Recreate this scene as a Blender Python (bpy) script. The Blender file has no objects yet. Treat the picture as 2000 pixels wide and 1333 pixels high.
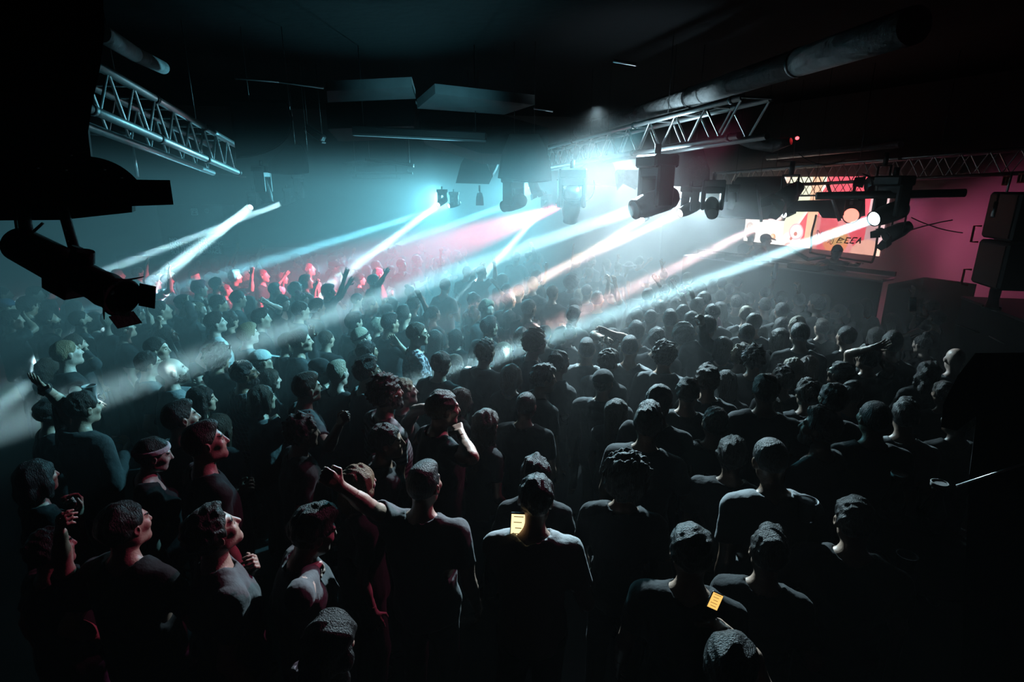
import bpy, math, random
import numpy as np
from mathutils import Vector, Matrix
R = math.radians
scene = bpy.context.scene
COL = scene.collection
rnd = random.Random(7)

# ------------------------------------------------------------------ camera
F = 1080.0
PITCH = math.atan(311.0/F)
YAW = R(15)
CAM = Vector((0.0, 0.0, 3.12))
FWD = Vector((math.sin(YAW)*math.cos(PITCH), math.cos(YAW)*math.cos(PITCH), -math.sin(PITCH)))
RGT = Vector((math.cos(YAW), -math.sin(YAW), 0.0))
UPV = RGT.cross(FWD)
cam_data = bpy.data.cameras.new('camera'); cam_data.lens = 36.0*F/2000.0; cam_data.sensor_width = 36.0
cam_data.clip_start = 0.02; cam_data.clip_end = 200
cam = bpy.data.objects.new('camera', cam_data); COL.objects.link(cam)
cam.matrix_world = Matrix.Translation(CAM) @ Matrix((RGT, UPV, -FWD)).transposed().to_4x4()
scene.camera = cam

def ray(px, py):
    "direction with unit depth along the optical axis"
    return FWD + RGT*((px-1000.0)/F) - UPV*((py-666.5)/F)
def at(px, py, zc):
    return CAM + ray(px, py)*zc
def at_z(px, py, z):
    d = ray(px, py)
    return CAM + d*((z-CAM.z)/d.z)
def project(p):
    v = p-CAM; zc = v.dot(FWD)
    return 1000+F*v.dot(RGT)/zc, 666.5-F*v.dot(UPV)/zc, zc

# ------------------------------------------------------------------ scene helpers
def link(name, me, mats=None, parent=None):
    o = bpy.data.objects.new(name, me); COL.objects.link(o)
    for m in (mats if isinstance(mats, (list, tuple)) else [mats]):
        if m is not None and me is not None: me.materials.append(m)
    if parent is not None: o.parent = parent
    return o
def empty(name, loc=(0, 0, 0), rot=None):
    o = bpy.data.objects.new(name, None); COL.objects.link(o)
    o.empty_display_size = 0.1; o.location = loc
    if rot is not None: o.rotation_euler = rot
    return o
def tag(o, label, cat, group=None, kind=None):
    if label: o['label'] = label
    if cat: o['category'] = cat
    if group: o['group'] = group
    if kind: o['kind'] = kind
    return o
def quads_mesh(name, V, Q, smooth=True, mat_idx=None):
    V = np.asarray(V, np.float32); Q = np.asarray(Q, np.int32)
    me = bpy.data.meshes.new(name)
    n = len(Q)
    me.vertices.add(len(V)); me.vertices.foreach_set('co', V.ravel())
    me.loops.add(n*4); me.loops.foreach_set('vertex_index', Q.ravel())
    me.polygons.add(n); me.polygons.foreach_set('loop_start', np.arange(0, n*4, 4, dtype=np.int32))
    if smooth: me.polygons.foreach_set('use_smooth', np.ones(n, bool))
    if mat_idx is not None: me.polygons.foreach_set('material_index', np.asarray(mat_idx, np.int32))
    me.update(calc_edges=True)
    return me
class MB:
    "collects boxes, tubes, lathes and prisms into ONE mesh"
    def __init__(s): s.v = []; s.f = []; s.sm = []
    def add(s, V, Fc, smooth=False):
        b = len(s.v); s.v += [tuple(p) for p in V]; s.f += [tuple(b+i for i in f) for f in Fc]; s.sm += [smooth]*len(Fc); return s
    def box(s, c, h, M=None, taper=1.0, bev=0.0):
        c = Vector(c); V = []
        for z in (-1, 1):
            t = taper if z > 0 else 1.0
            for x, y in ((-1, -1), (1, -1), (1, 1), (-1, 1)):
                p = Vector((x*h[0]*t, y*h[1]*t, z*h[2]))
                V.append(c + ((M @ p) if M is not None else p))
        return s.add(V, [(3, 2, 1, 0), (4, 5, 6, 7), (0, 1, 5, 4), (1, 2, 6, 5), (2, 3, 7, 6), (3, 0, 4, 7)])
    def bbox(s, c, h, M=None, b=0.01):
        "box with chamfered edges"
        c = Vector(c); b = min(b, min(h)*0.9); V = []; idx = {}
        for sx in (-1, 1):
            for sy in (-1, 1):
                for sz in (-1, 1):
                    for a in range(3):
                        p = [sx*(h[0]-b), sy*(h[1]-b), sz*(h[2]-b)]
                        p[a] = (sx, sy, sz)[a]*h[a]
                        idx[(sx, sy, sz, a)] = len(V)
                        q = Vector(p); V.append(c + ((M @ q) if M is not None else q))
        Fc = []
        for a in range(3):
            u, w = [k for k in range(3) if k != a]
            for sg in (-1, 1):
                r = []
                for su, sw in ((-1, -1), (1, -1), (1, 1), (-1, 1)):
                    k = [0, 0, 0]; k[a] = sg; k[u] = su; k[w] = sw; r.append(idx[(*k, a)])
                Fc.append(tuple(r))
            for su in (-1, 1):
                for sw in (-1, 1):
                    k0 = [0, 0, 0]; k1 = [0, 0, 0]
                    k0[a] = -1; k1[a] = 1
                    k0[u] = k1[u] = su; k0[w] = k1[w] = sw
                    Fc.append((idx[(*k0, u)], idx[(*k1, u)], idx[(*k1, w)], idx[(*k0, w)]))
        for sx in (-1, 1):
            for sy in (-1, 1):
                for sz in (-1, 1):
                    Fc.append(tuple(idx[(sx, sy, sz, a)] for a in range(3)))
        return s.add(V, Fc)
    def tube(s, pts, r, n=10, cap=True, smooth=True):
        pts = [Vector(p) for p in pts]; rs = r if isinstance(r, (list, tuple)) else [r]*len(pts)
        V = []; Fc = []; prev = None
        for i, p in enumerate(pts):
            t = (pts[min(i+1, len(pts)-1)]-pts[max(i-1, 0)])
            if t.length < 1e-9: t = Vector((0, 0, 1))
            t.normalize()
            if prev is None:
                a = Vector((0, 0, 1)) if abs(t.z) < 0.9 else Vector((1, 0, 0))
                u = t.cross(a).normalized()
            else:
                u = (prev - t*prev.dot(t))
                if u.length < 1e-6: u = t.orthogonal()
                u.normalize()
            prev = u; w = t.cross(u)
            for k in range(n):
                an = 2*math.pi*k/n
                V.append(p + (u*math.cos(an)+w*math.sin(an))*rs[i])
        for i in range(len(pts)-1):
            for k in range(n):
                Fc.append((i*n+k, i*n+(k+1) % n, (i+1)*n+(k+1) % n, (i+1)*n+k))
        s.add(V, Fc, smooth)
        if cap:
            b = len(s.v)-len(V)
            s.f.append(tuple(b+k for k in reversed(range(n)))); s.sm.append(False)
            e = b+(len(pts)-1)*n
            s.f.append(tuple(e+k for k in range(n))); s.sm.append(False)
        return s
    def lathe(s, prof, origin=(0, 0, 0), axis=(0, 0, 1), n=24, smooth=True):
        "prof: list of (radius, height) along axis"
        o = Vector(origin); ax = Vector(axis).normalized(); u = ax.orthogonal().normalized(); w = ax.cross(u)
        V = []; Fc = []
        for r, h in prof:
            for k in range(n):
                an = 2*math.pi*k/n
                V.append(o+ax*h+(u*math.cos(an)+w*math.sin(an))*max(r, 1e-5))
        for i in range(len(prof)-1):
            for k in range(n):
                Fc.append((i*n+k, i*n+(k+1) % n, (i+1)*n+(k+1) % n, (i+1)*n+k))
        return s.add(V, Fc, smooth)
    def prism(s, poly, ext):
        "poly: list of 3d points (planar), ext: extrusion vector"
        n = len(poly); e = Vector(ext); P = [Vector(p) for p in poly]
        V = P+[p+e for p in P]
        Fc = [tuple(reversed(range(n))), tuple(range(n, 2*n))]+[(k, (k+1) % n, n+(k+1) % n, n+k) for k in range(n)]
        return s.add(V, Fc)
    def build(s, name, mat=None, parent=None):
        me = bpy.data.meshes.new(name); me.from_pydata([tuple(p) for p in s.v], [], s.f)
        me.polygons.foreach_set('use_smooth', s.sm); me.update()
        return link(name, me, mat, parent)

# ------------------------------------------------------------------ materials
def material(name, color, rough=0.6, metal=0.0, spec=0.5, bump=0.0, bscale=40.0, var=0.0, vscale=6.0, stretch=None, emit=None, estr=0.0, sheen=0.0):
    m = bpy.data.materials.new(name); m.use_nodes = True
    nt = m.node_tree; b = nt.nodes['Principled BSDF']
    c = (*color, 1.0)
    b.inputs['Base Color'].default_value = c
    b.inputs['Roughness'].default_value = rough
    b.inputs['Metallic'].default_value = metal
    b.inputs['Specular IOR Level'].default_value = spec
    if sheen: b.inputs['Sheen Weight'].default_value = sheen
    if emit is not None:
        b.inputs['Emission Color'].default_value = (*emit, 1.0); b.inputs['Emission Strength'].default_value = estr
    tc = None
    if bump or var:
        tc = nt.nodes.new('ShaderNodeTexCoord')
        mp = nt.nodes.new('ShaderNodeMapping'); nt.links.new(tc.outputs['Object'], mp.inputs['Vector'])
        if stretch: mp.inputs['Scale'].default_value = stretch
    if var:
        nz = nt.nodes.new('ShaderNodeTexNoise'); nz.inputs['Scale'].default_value = vscale; nz.inputs['Detail'].default_value = 3
        nt.links.new(mp.outputs['Vector'], nz.inputs['Vector'])
        cr = nt.nodes.new('ShaderNodeMix'); cr.data_type = 'RGBA'
        cr.inputs[6].default_value = tuple(max(0, x*(1-var)) for x in color)+(1,)
        cr.inputs[7].default_value = tuple(min(1, x*(1+var)) for x in color)+(1,)
        nt.links.new(nz.outputs['Fac'], cr.inputs[0]); nt.links.new(cr.outputs[2], b.inputs['Base Color'])
    if bump:
        nb = nt.nodes.new('ShaderNodeTexNoise'); nb.inputs['Scale'].default_value = bscale; nb.inputs['Detail'].default_value = 4
        nt.links.new(mp.outputs['Vector'], nb.inputs['Vector'])
        bp = nt.nodes.new('ShaderNodeBump'); bp.inputs['Strength'].default_value = bump; bp.inputs['Distance'].default_value = 0.02
        nt.links.new(nb.outputs['Fac'], bp.inputs['Height']); nt.links.new(bp.outputs['Normal'], b.inputs['Normal'])
    return m
# ------------------------------------------------------------------ figures: distance fields turned into one continuous surface
def axis_pts(lo, hi, coarse, fine):
    "grid coordinates: step 'coarse', but finer inside the intervals of fine = [(a, b, step)]"
    p = lo; out = [lo]
    while p < hi:
        st = coarse
        for a, b, s in fine:
            if a-coarse*0.5 <= p < b: st = min(st, s)
        p += st; out.append(p)
    return np.array(out, np.float32)
class Field:
    def __init__(s, xs, ys, zs):
        s.ax = (xs, ys, zs); s.F = np.full((len(xs), len(ys), len(zs)), 0.08, np.float32)
    def _rng(s, lo, hi):
        r = []
        for a in range(3):
            i = max(0, int(np.searchsorted(s.ax[a], lo[a]))-1); j = min(len(s.ax[a]), int(np.searchsorted(s.ax[a], hi[a]))+2)
            if j <= i: return None
            r.append((i, j))
        return r
    def op(s, fn, lo, hi, k=0.02, mode='u', pad=None):
        m = (k if pad is None else pad)+0.012
        r = s._rng([v-m for v in lo], [v+m for v in hi])
        if r is None: return
        (i0, i1), (j0, j1), (k0, k1) = r
        X = s.ax[0][i0:i1][:, None, None]; Y = s.ax[1][j0:j1][None, :, None]; Z = s.ax[2][k0:k1][None, None, :]
        d = fn(X, Y, Z).astype(np.float32); a = s.F[i0:i1, j0:j1, k0:k1]
        if mode == 'u':
            h = np.maximum(k-np.abs(a-d), 0)/k
            s.F[i0:i1, j0:j1, k0:k1] = np.minimum(a, d)-h*h*k*0.25
        else:
            d = -d; h = np.maximum(k-np.abs(a-d), 0)/k
            s.F[i0:i1, j0:j1, k0:k1] = np.maximum(a, d)+h*h*k*0.25
    def cone(s, a, b, ra, rb, k=0.02, mode='u', g=0.0):
        ra += g; rb += g
        ax, ay, az = a; bx, by, bz = b[0]-a[0], b[1]-a[1], b[2]-a[2]
        L = max(bx*bx+by*by+bz*bz, 1e-8); r = max(ra, rb)
        def fn(X, Y, Z):
            x = X-ax; y = Y-ay; z = Z-az
            t = np.clip((x*bx+y*by+z*bz)/L, 0, 1)
            x = x-t*bx; y = y-t*by; z = z-t*bz
            return np.sqrt(x*x+y*y+z*z)-(ra+(rb-ra)*t)
        s.op(fn, [min(p, q)-r for p, q in zip(a, b)], [max(p, q)+r for p, q in zip(a, b)], k, mode)
    def ell(s, c, rad, M=None, k=0.02, mode='u', g=0.0, noise=None):
        rx, ry, rz = [q+g for q in rad]; cx, cy, cz = c; r = max(rx, ry, rz)
        def fn(X, Y, Z):
            x = X-cx; y = Y-cy; z = Z-cz
            if M is not None:
                x, y, z = (x*M[0][0]+y*M[1][0]+z*M[2][0], x*M[0][1]+y*M[1][1]+z*M[2][1], x*M[0][2]+y*M[1][2]+z*M[2][2])
            qx = x/rx; qy = y/ry; qz = z/rz
            k0 = np.sqrt(qx*qx+qy*qy+qz*qz)+1e-6
            k1 = np.sqrt((qx/rx)**2+(qy/ry)**2+(qz/rz)**2)+1e-6
            d = k0*(k0-1.0)/k1
            if noise is not None: d = d+noise(x, y, z)
            return d
        s.op(fn, [c[0]-r, c[1]-r, c[2]-r], [c[0]+r, c[1]+r, c[2]+r], k, mode)
    def cut(s, p, n, k=0.006):
        "keep the side the normal points away from"
        X = s.ax[0][:, None, None]; Y = s.ax[1][None, :, None]; Z = s.ax[2][None, None, :]
        d = ((X-p[0])*n[0]+(Y-p[1])*n[1]+(Z-p[2])*n[2]).astype(np.float32)
        h = np.maximum(k-np.abs(s.F-d), 0)/k
        s.F = np.maximum(s.F, d)+h*h*k*0.25
    def warp_noise(s, fn, lo, hi):
        r = s._rng(lo, hi)
        if r is None: return
        (i0, i1), (j0, j1), (k0, k1) = r
        X = s.ax[0][i0:i1][:, None, None]; Y = s.ax[1][j0:j1][None, :, None]; Z = s.ax[2][k0:k1][None, None, :]
        s.F[i0:i1, j0:j1, k0:k1] += fn(X, Y, Z)
    def mesh(s):
        "surface nets"
        Fv = s.F; nx, ny, nz = Fv.shape
        ins = Fv < 0
        ins[0] = ins[-1] = False; ins[:, 0] = ins[:, -1] = False; ins[:, :, 0] = ins[:, :, -1] = False
        c = ins[:-1, :-1, :-1].astype(np.int8)
        tot = np.zeros((nx-1, ny-1, nz-1), np.int8)
        for dx in (0, 1):
            for dy in (0, 1):
                for dz in (0, 1):
                    tot += ins[dx:nx-1+dx, dy:ny-1+dy, dz:nz-1+dz]
        act = (tot > 0) & (tot < 8)
        I, J, K = np.nonzero(act)
        n = len(I)
        if n == 0: return None
        ids = np.full(act.shape, -1, np.int32); ids[I, J, K] = np.arange(n)
        cv = {}
        for dx in (0, 1):
            for dy in (0, 1):
                for dz in (0, 1):
                    v = Fv[I+dx, J+dy, K+dz]
                    sgn = ins[I+dx, J+dy, K+dz]
                    cv[dx, dy, dz] = np.where(sgn, np.minimum(v, -1e-6), np.maximum(v, 1e-6))
        S = np.zeros((n, 3), np.float32); W = np.zeros(n, np.float32)
        for a in range(3):
            for p in (0, 1):
                for q in (0, 1):
                    k0 = [0, 0, 0]; k1 = [0, 0, 0]; o = [x for x in range(3) if x != a]
                    k0[o[0]] = k1[o[0]] = p; k0[o[1]] = k1[o[1]] = q; k1[a] = 1
                    f0 = cv[tuple(k0)]; f1 = cv[tuple(k1)]
                    x = (f0 < 0) != (f1 < 0)
                    t = np.where(x, f0/(f0-f1+1e-20), 0)
                    S[x, a] += t[x]; S[x, o[0]] += p; S[x, o[1]] += q; W += x
        S /= W[:, None]
        V = np.empty((n, 3), np.float32)
        for a, ix in enumerate((I, J, K)):
            A = s.ax[a]; V[:, a] = A[ix]+S[:, a]*(A[ix+1]-A[ix])
        Q = []
        for a in range(3):
            sl0 = [slice(None)]*3; sl1 = [slice(None)]*3
            sl0[a] = slice(0, -1); sl1[a] = slice(1, None)
            A = ins[tuple(sl0)]; B = ins[tuple(sl1)]
            x = A != B
            P = np.nonzero(x); o = [q for q in range(3) if q != a]
            ok = (P[o[0]] > 0) & (P[o[1]] > 0) & (P[o[0]] < Fv.shape[o[0]]-1) & (P[o[1]] < Fv.shape[o[1]]-1)
            P = [q[ok] for q in P]
            def cell(d0, d1):
                c3 = [None]*3; c3[a] = P[a]; c3[o[0]] = P[o[0]]-d0; c3[o[1]] = P[o[1]]-d1
                return ids[c3[0], c3[1], c3[2]]
            q4 = np.stack([cell(1, 1), cell(0, 1), cell(0, 0), cell(1, 0)], 1)
            fl = A[P[0], P[1], P[2]]
            if a == 1: fl = ~fl
            q4[~fl] = q4[~fl][:, ::-1]
            Q.append(q4)
        Q = np.concatenate(Q)
        Q = Q[(Q >= 0).all(1)]
        return V, Q
def wave_noise(seed, freq, amp, oct=3):
    r = random.Random(seed); ws = []
    for o in range(oct):
        f = freq*(1.9**o)
        for _ in range(3):
            d = Vector((r.gauss(0, 1), r.gauss(0, 1), r.gauss(0, 1))).normalized()*f
            ws.append((d.x, d.y, d.z, r.uniform(0, 6.28), amp/(1.6**o)/1.7))
    def fn(X, Y, Z):
        t = 0
        for a, b, c, ph, am in ws: t = t+am*np.sin(a*X+b*Y+c*Z+ph)
        return t
    return fn

SK = {}; HM = {}; CM = {}
def init_person_materials():
    for n, c in dict(pale=(.62, .45, .38), light=(.52, .35, .27), tan=(.38, .24, .17), brown=(.2, .115, .075), dark=(.11, .06, .04)).items():
        SK[n] = material('skin_'+n, c, rough=.42, spec=.45, bump=.12, bscale=120, var=.08, vscale=30)
    for n, c in dict(black=(.012, .010, .010), dark=(.022, .016, .013), brown=(.055, .034, .022), auburn=(.12, .05, .03), blond=(.36, .26, .15), fair=(.55, .47, .36), grey=(.3, .3, .3), pink=(.5, .08, .18)).items():  # pink hair: red stage light painted into the hair of lit heads
        HM[n] = material('hair_'+n, tuple(v*.75 for v in c), rough=.55, spec=.32, bump=1.0, bscale=42, stretch=(3.5, 3.5, .7))
    for n, c in dict(black=(.014, .014, .016), char=(.035, .037, .04), navy=(.02, .026, .05), grey=(.22, .23, .24), mid=(.12, .125, .13), light=(.42, .43, .44), white=(.74, .74, .74), red=(.35, .03, .04), wine=(.12, .02, .035), green=(.06, .09, .07), blue=(.08, .13, .22), beige=(.42, .36, .28), denim=(.09, .12, .17), pinkc=(.55, .2, .28)).items():  # red, wine and pink cloth: red stage light worked into the tops' colour
        CM[n] = material('fabric_'+n, c, rough=.85, spec=.25, bump=.45, bscale=16, sheen=.08)
    # woven and printed cloth
    def pattern(n, c0, c1, kind, sc):
        m = material('fabric_'+n, c0, rough=.85, spec=.25, bump=.35, bscale=16); nt = m.node_tree; b = nt.nodes['Principled BSDF']
        tc = nt.nodes.new('ShaderNodeTexCoord'); mp = nt.nodes.new('ShaderNodeMapping'); nt.links.new(tc.outputs['Object'], mp.inputs['Vector'])
        mx = nt.nodes.new('ShaderNodeMix'); mx.data_type = 'RGBA'; mx.inputs[6].default_value = (*c0, 1); mx.inputs[7].default_value = (*c1, 1)
        if kind == 'stripe':
            t = nt.nodes.new('ShaderNodeTexWave'); t.bands_direction = 'Z'; t.inputs['Scale'].default_value = sc
            f = t.outputs['Fac']
        elif kind == 'check':
            mp.inputs['Rotation'].default_value = (0, R(45), R(20))
            t = nt.nodes.new('ShaderNodeTexBrick'); t.inputs['Scale'].default_value = sc; t.inputs['Mortar Size'].default_value = .025; t.offset = 0
            t.inputs['Brick Width'].default_value = .5; t.inputs['Row Height'].default_value = .5
            t.inputs['Color1'].default_value = (0, 0, 0, 1); t.inputs['Color2'].default_value = (0, 0, 0, 1); t.inputs['Mortar'].default_value = (1, 1, 1, 1)
            f = t.outputs['Color']
        else:
            t = nt.nodes.new('ShaderNodeTexNoise'); t.inputs['Scale'].default_value = sc; t.inputs['Detail'].default_value = 1
            r = nt.nodes.new('ShaderNodeValToRGB'); r.color_ramp.elements[0].position = .5; r.color_ramp.elements[1].position = .56
            nt.links.new(t.outputs['Fac'], r.inputs['Fac']); f = r.outputs['Color']
        nt.links.new(mp.outputs['Vector'], t.inputs['Vector']); nt.links.new(f, mx.inputs[0]); nt.links.new(mx.outputs[2], b.inputs['Base Color'])
        CM[n] = m
    pattern('stripe', (.06, .062, .066), (.3, .31, .32), 'stripe', 9)
    pattern('check', (.02, .02, .022), (.34, .35, .36), 'check', 16)
    pattern('floral', (.04, .02, .03), (.62, .5, .55), 'blot', 26)
    pattern('camo', (.12, .125, .13), (.42, .43, .44), 'blot', 20)
    CM['gold'] = material('wire_frame', (.02, .02, .02), rough=.3, metal=.6)
    CM['eye'] = material('eye_dark', (.02, .017, .015), rough=.15)
    CM['lips'] = material('lips', (.36, .16, .14), rough=.4)
    CM['shoe'] = material('shoe_leather', (.03, .03, .03), rough=.5)

def rotz(a): return Matrix.Rotation(a, 3, 'Z')
def rotx(a): return Matrix.Rotation(a, 3, 'X')
def roty(a): return Matrix.Rotation(a, 3, 'Y')

# arm poses for the RIGHT side in the body frame (x right, y forward, z up): upper-arm direction, forearm direction, palm normal, finger curl
ARMS = {
    'down': ((.20, -.08, -.97), (.02, .25, -.97), (-1, 0, 0), .35),
    'pocket': ((.38, -.25, -.9), (-.15, .55, -.8), (-1, 0, 0), .6),
    'chest': ((.30, .10, -.95), (-.55, .75, .35), (-.2, -.3, .3), .9),
    'cup': ((.25, .15, -.95), (-.25, .9, .35), (-1, .1, .2), .75),
    'chin': ((.15, .45, -.88), (-.45, .25, .86), (0, -1, 0), 1.1),
    'phone': ((.12, .35, -.93), (-.42, .85, .3), (-.2, -.75, .5), .6),
    'up': ((.42, .25, .87), (.02, .18, .98), (0, 1, 0), .25),
    'upbent': ((.70, .35, .55), (-.25, .2, .94), (0, 1, 0), .3),
    'fist': ((.40, .45, .78), (.0, .25, .96), (0, 1, 0), 1.5),
    'point': ((.35, .5, .8), (.05, .35, .93), (0, 1, 0), 1.6),
    'fwd': ((.25, .90, .1), (-.05, .95, .3), (0, 0, -1), .3),
    'clap': ((.25, .75, .3), (-.45, .35, .8), (-1, 0, 0), .2),
    'head': ((.75, .1, .62), (-.92, .15, .1), (0, .2, -1), .5),
    'back': ((.72, .15, .55), (-.75, -.5, -.1), (0, .6, -.6), .5),
    'side': ((.98, .1, .0), (.95, .25, .12), (0, .2, -1), .5),
}
def hand(fd, W, d, n, curl, thumb, point=False, q=1.0, spread=1.0):
    "palm, four jointed fingers of unequal length and a thumb that leaves the side of the palm"
    d = Vector(d).normalized(); n = Vector(n); n = (n-d*n.dot(d))
    if n.length < 1e-3: n = d.orthogonal()
    n.normalize(); l = d.cross(n)*thumb
    W = Vector(W); r = .0085*q
    for off in (-.026, -.008, .010, .027):
        fd.cone(W+l*off*.55+d*.004, W+l*off+d*.08, .0125, .0115, k=.012)
    for i, (off, L) in enumerate(((.029, .070), (.010, .080), (-.009, .074), (-.027, .058))):
        p = W+l*off+d*.082; ang = 0.0; c = curl*(1+.12*i)
        if point and i == 0: c = .05
        fan = l*(off*3.2*spread)*max(0.0, 1-curl)
        for seg, fr, bend in ((0, .45, .55), (1, .3, .75), (2, .25, .5)):
            ang += c*bend
            dr = ((d+fan).normalized()*math.cos(ang)+n*math.sin(ang))
            qn = p+dr*(L*fr+.004)
            fd.cone(p, qn, r*(1-.09*seg), r*(.93-.1*seg), k=.004); p = qn
    p = W+l*.026+d*.022; t1 = (d*.62+l*.72+n*.25*min(curl, 1)).normalized(); q1 = p+t1*.045
    t2 = (d*.85+l*(.35-.5*min(curl, 1))+n*.4*min(curl, 1.2)).normalized(); q2 = q1+t2*.036
    fd.cone(p, q1, .0125*q, .0100*q, k=.010); fd.cone(q1, q2, .0098*q, .0080*q, k=.004)

HS = 0.06
def head_frame(P):
    Rm = rotz(-P['hy']) @ rotx(-P['hp']) @ roty(P['hr'])
    piv = Vector((0, .005, 1.535)); c = piv+Rm @ Vector((0, .022, .098))
    return Rm, c
def build_person(P, lod):
    """P: dict(sex, hair, hcol, skin, top, tcol, arms{'R','L'}, hy, hp, hr, beard, glasses, cap, build, legs)
       lod: finest grid step (m). returns dict name -> (V, Q, mat_index or None)"""
    fem = P['sex'] == 'f'; out = {}
    bw = P.get('bw', 1.0)
    sh = (.160 if fem else .185)*bw; Rm, hc = head_frame(P)
    def H(x, y, z): return hc+Rm @ Vector((x, y, z))
    # --- arms
    arms = {}
    for side, sg in (('R', 1), ('L', -1)):
        a = P['arms'].get(side, 'down'); S = Vector((sg*sh, -.005, 1.392))
        if isinstance(a, str):
            u, f, n, cu = ARMS[a]
            u = Vector((u[0]*sg, u[1], u[2])).normalized(); f = Vector((f[0]*sg, f[1], f[2])).normalized(); n = Vector((n[0]*sg, n[1], n[2]))
            j = P.get('jit', 0)
            if j:
                rj = random.Random(P['seed']+sg)
                u = (u+Vector((rj.uniform(-j, j), rj.uniform(-j, j), rj.uniform(-j, j)))).normalized(); f = (f+Vector((rj.uniform(-j, j), rj.uniform(-j, j), rj.uniform(-j, j)))).normalized()
            E = S+u*.285; W = E+f*.25; point = a == 'point'; hd = f
        else:
            E, W, n, cu, hd, point = a
        up = max(0.0, (E-S).normalized().z)
        S = S+Vector((-sg*.03*up, 0, .05*up))
        arms[side] = (S, E, W, hd, n, cu, point, sg)
    hands_fine = min(max(lod*.9, .0055), .0115)
    big = lod > .009
    pts = [v for a in arms.values() for v in (a[1], a[2])]
    lo = [min((-.27*bw, -.2, 0)[i], min(p[i] for p in pts)-.07) for i in range(3)]
    hi = [max((.27*bw, .2, 1.57)[i], max(p[i] for p in pts)+.07) for i in range(3)]
    lo[2] = -.02
    co = max(.0145, lod*1.6)
    z_ = axis_pts(lo[2], hi[2], max(.017, lod*1.7), [(1.36, 1.56, co)]); zl = min(.86, min(min(a[2].z, a[1].z) for a in arms.values())-.1)
    if zl > .2: z_ = np.concatenate([axis_pts(-.02, zl, .05, []), z_[z_ > zl+.03]]).astype(np.float32)
    fd = Field(axis_pts(lo[0], hi[0], co, []), axis_pts(lo[1], hi[1], co, []), z_)
    hd_f = Field(*[axis_pts(hc[i]-(.14 if i < 2 else .19), hc[i]+.155, lod, []) for i in range(3)])
    pieces = []
    # --- torso and legs
    def torso(f, g=0.0, k=.05, arms_only=None):
        if fem:
            f.ell((0, 0, .93), (.165*bw, .115, .13), k=k, g=g); f.cone((0, 0, 1.0), (0, .005, 1.2), .105, .10, k=k, g=g)
            f.ell((0, 0, 1.27), (.135*bw, .098, .19), k=k, g=g)
            for sx in (-1, 1): f.ell((sx*.065, .088, 1.275), (.055, .05, .055), k=.03, g=g)
        else:
            f.ell((0, 0, .95), (.155*bw, .115, .12), k=k, g=g); f.cone((0, 0, 1.0), (0, 0, 1.2), .115*bw, .12*bw, k=k, g=g)
            f.ell((0, .0, 1.25), (.168*bw, .115, .2), k=k, g=g); f.ell((0, -.03, 1.31), (.15*bw, .09, .11), k=k, g=g)
        f.cone((-sh*.88, -.012, 1.388), (sh*.88, -.012, 1.388), .050, .050, k=k, g=g)
        for sx in (-1, 1): f.cone((sx*.02, -.02, 1.468), (sx*sh*.8, -.015, 1.402), .05, .046, k=.04, g=g)
    torso(fd)
    for f_ in (fd, hd_f): f_.cone((0, -.012, 1.43), tuple(H(0, -.02, -.035)), .056 if not fem else .047, .052 if not fem else .044, k=.03)
    legs = []
    for sx in (-1, 1):
        st = .1+.02*(sx*P.get('st', 0)); hipp = (sx*.085, 0, .9); kn = (sx*st, .03, .5); an = (sx*st, -.02, .08)
        legs.append((hipp, kn, an)); 
        fd.cone(hipp, kn, .085, .058, k=.04); fd.cone(kn, an, .056, .04, k=.03); fd.cone(an, (sx*(st+.015), .14, .035), .04, .034, k=.03)
    # --- arms + hands
    for side, (S, E, W, hd, n, cu, point, sg) in arms.items():
        am = 1.0 if not fem else .84
        fd.cone(S, E, .050*am, .040*am, k=.035); mid = S.lerp(E, .45); fd.cone(mid, mid.lerp(E, .3), .045*am, .043*am, k=.02)
        fd.cone(E, W, .041*am, .0275*am, k=.02); m2 = E.lerp(W, .25); fd.cone(m2, E.lerp(W, .4), .043*am, .038*am, k=.02)
        hm_ = W+Vector(hd).normalized()*.07
        hf_ = Field(*[axis_pts(hm_[i]-.125, hm_[i]+.125, hands_fine, []) for i in range(3)])
        hf_.cone(W+(E-W).normalized()*.10, W, .0345*am, .0278*am, k=.01)
        hand(hf_, W, hd, n, cu, 1 if (sg > 0) else -1, point, q=(1.0 if not fem else .9)*(1.12 if big else 1.0))
        pieces.append(hf_.mesh())
    # --- head
    hs = 1.0 if not fem else .95
    def E_(c, r, k, mode='u'): hd_f.ell(tuple(H(*[v*hs for v in c])), tuple(v*hs for v in r), M=Rm, k=k, mode=mode)
    def C_(a, b, ra, rb, k, mode='u'): hd_f.cone(tuple(H(*[v*hs for v in a])), tuple(H(*[v*hs for v in b])), ra*hs, rb*hs, k, mode)
    E_((0, -.014, .03), (.076, .096, .090), .03)
    E_((0, .03, -.03), (.060, .066, .070), .035)
    C_((-.042, .005, -.06), (0, .062, -.088), .020, .022, .03); C_((.042, .005, -.06), (0, .062, -.088), .020, .022, .03)
    if not fem: C_((-.013, .072, -.087), (.013, .072, -.087), .017, .017, .02)
    if lod < .013:
        C_((-.038, .074, .030), (.038, .074, .030), .013, .013, .016)
        for sx in (-1, 1):
            E_((sx*.046, .060, -.012), (.022, .022, .022), .02)
            E_((sx*.033, .099, .008), (.019, .016, .013), .012, 's')
            E_((sx*.033, .076, .008), (.0135, .0125, .012), .004)
            C_((sx*.012, .09, -.026), (sx*.014, .084, -.028), .009, .009, .008)
        C_((0, .084, .024), (0, .108, -.022), .0085, .0125, .010)
        C_((-.018, .084, -.050), (.018, .084, -.050), .0085, .0085, .007); C_((-.016, .082, -.062), (.016, .082, -.062), .009, .009, .006)
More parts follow.
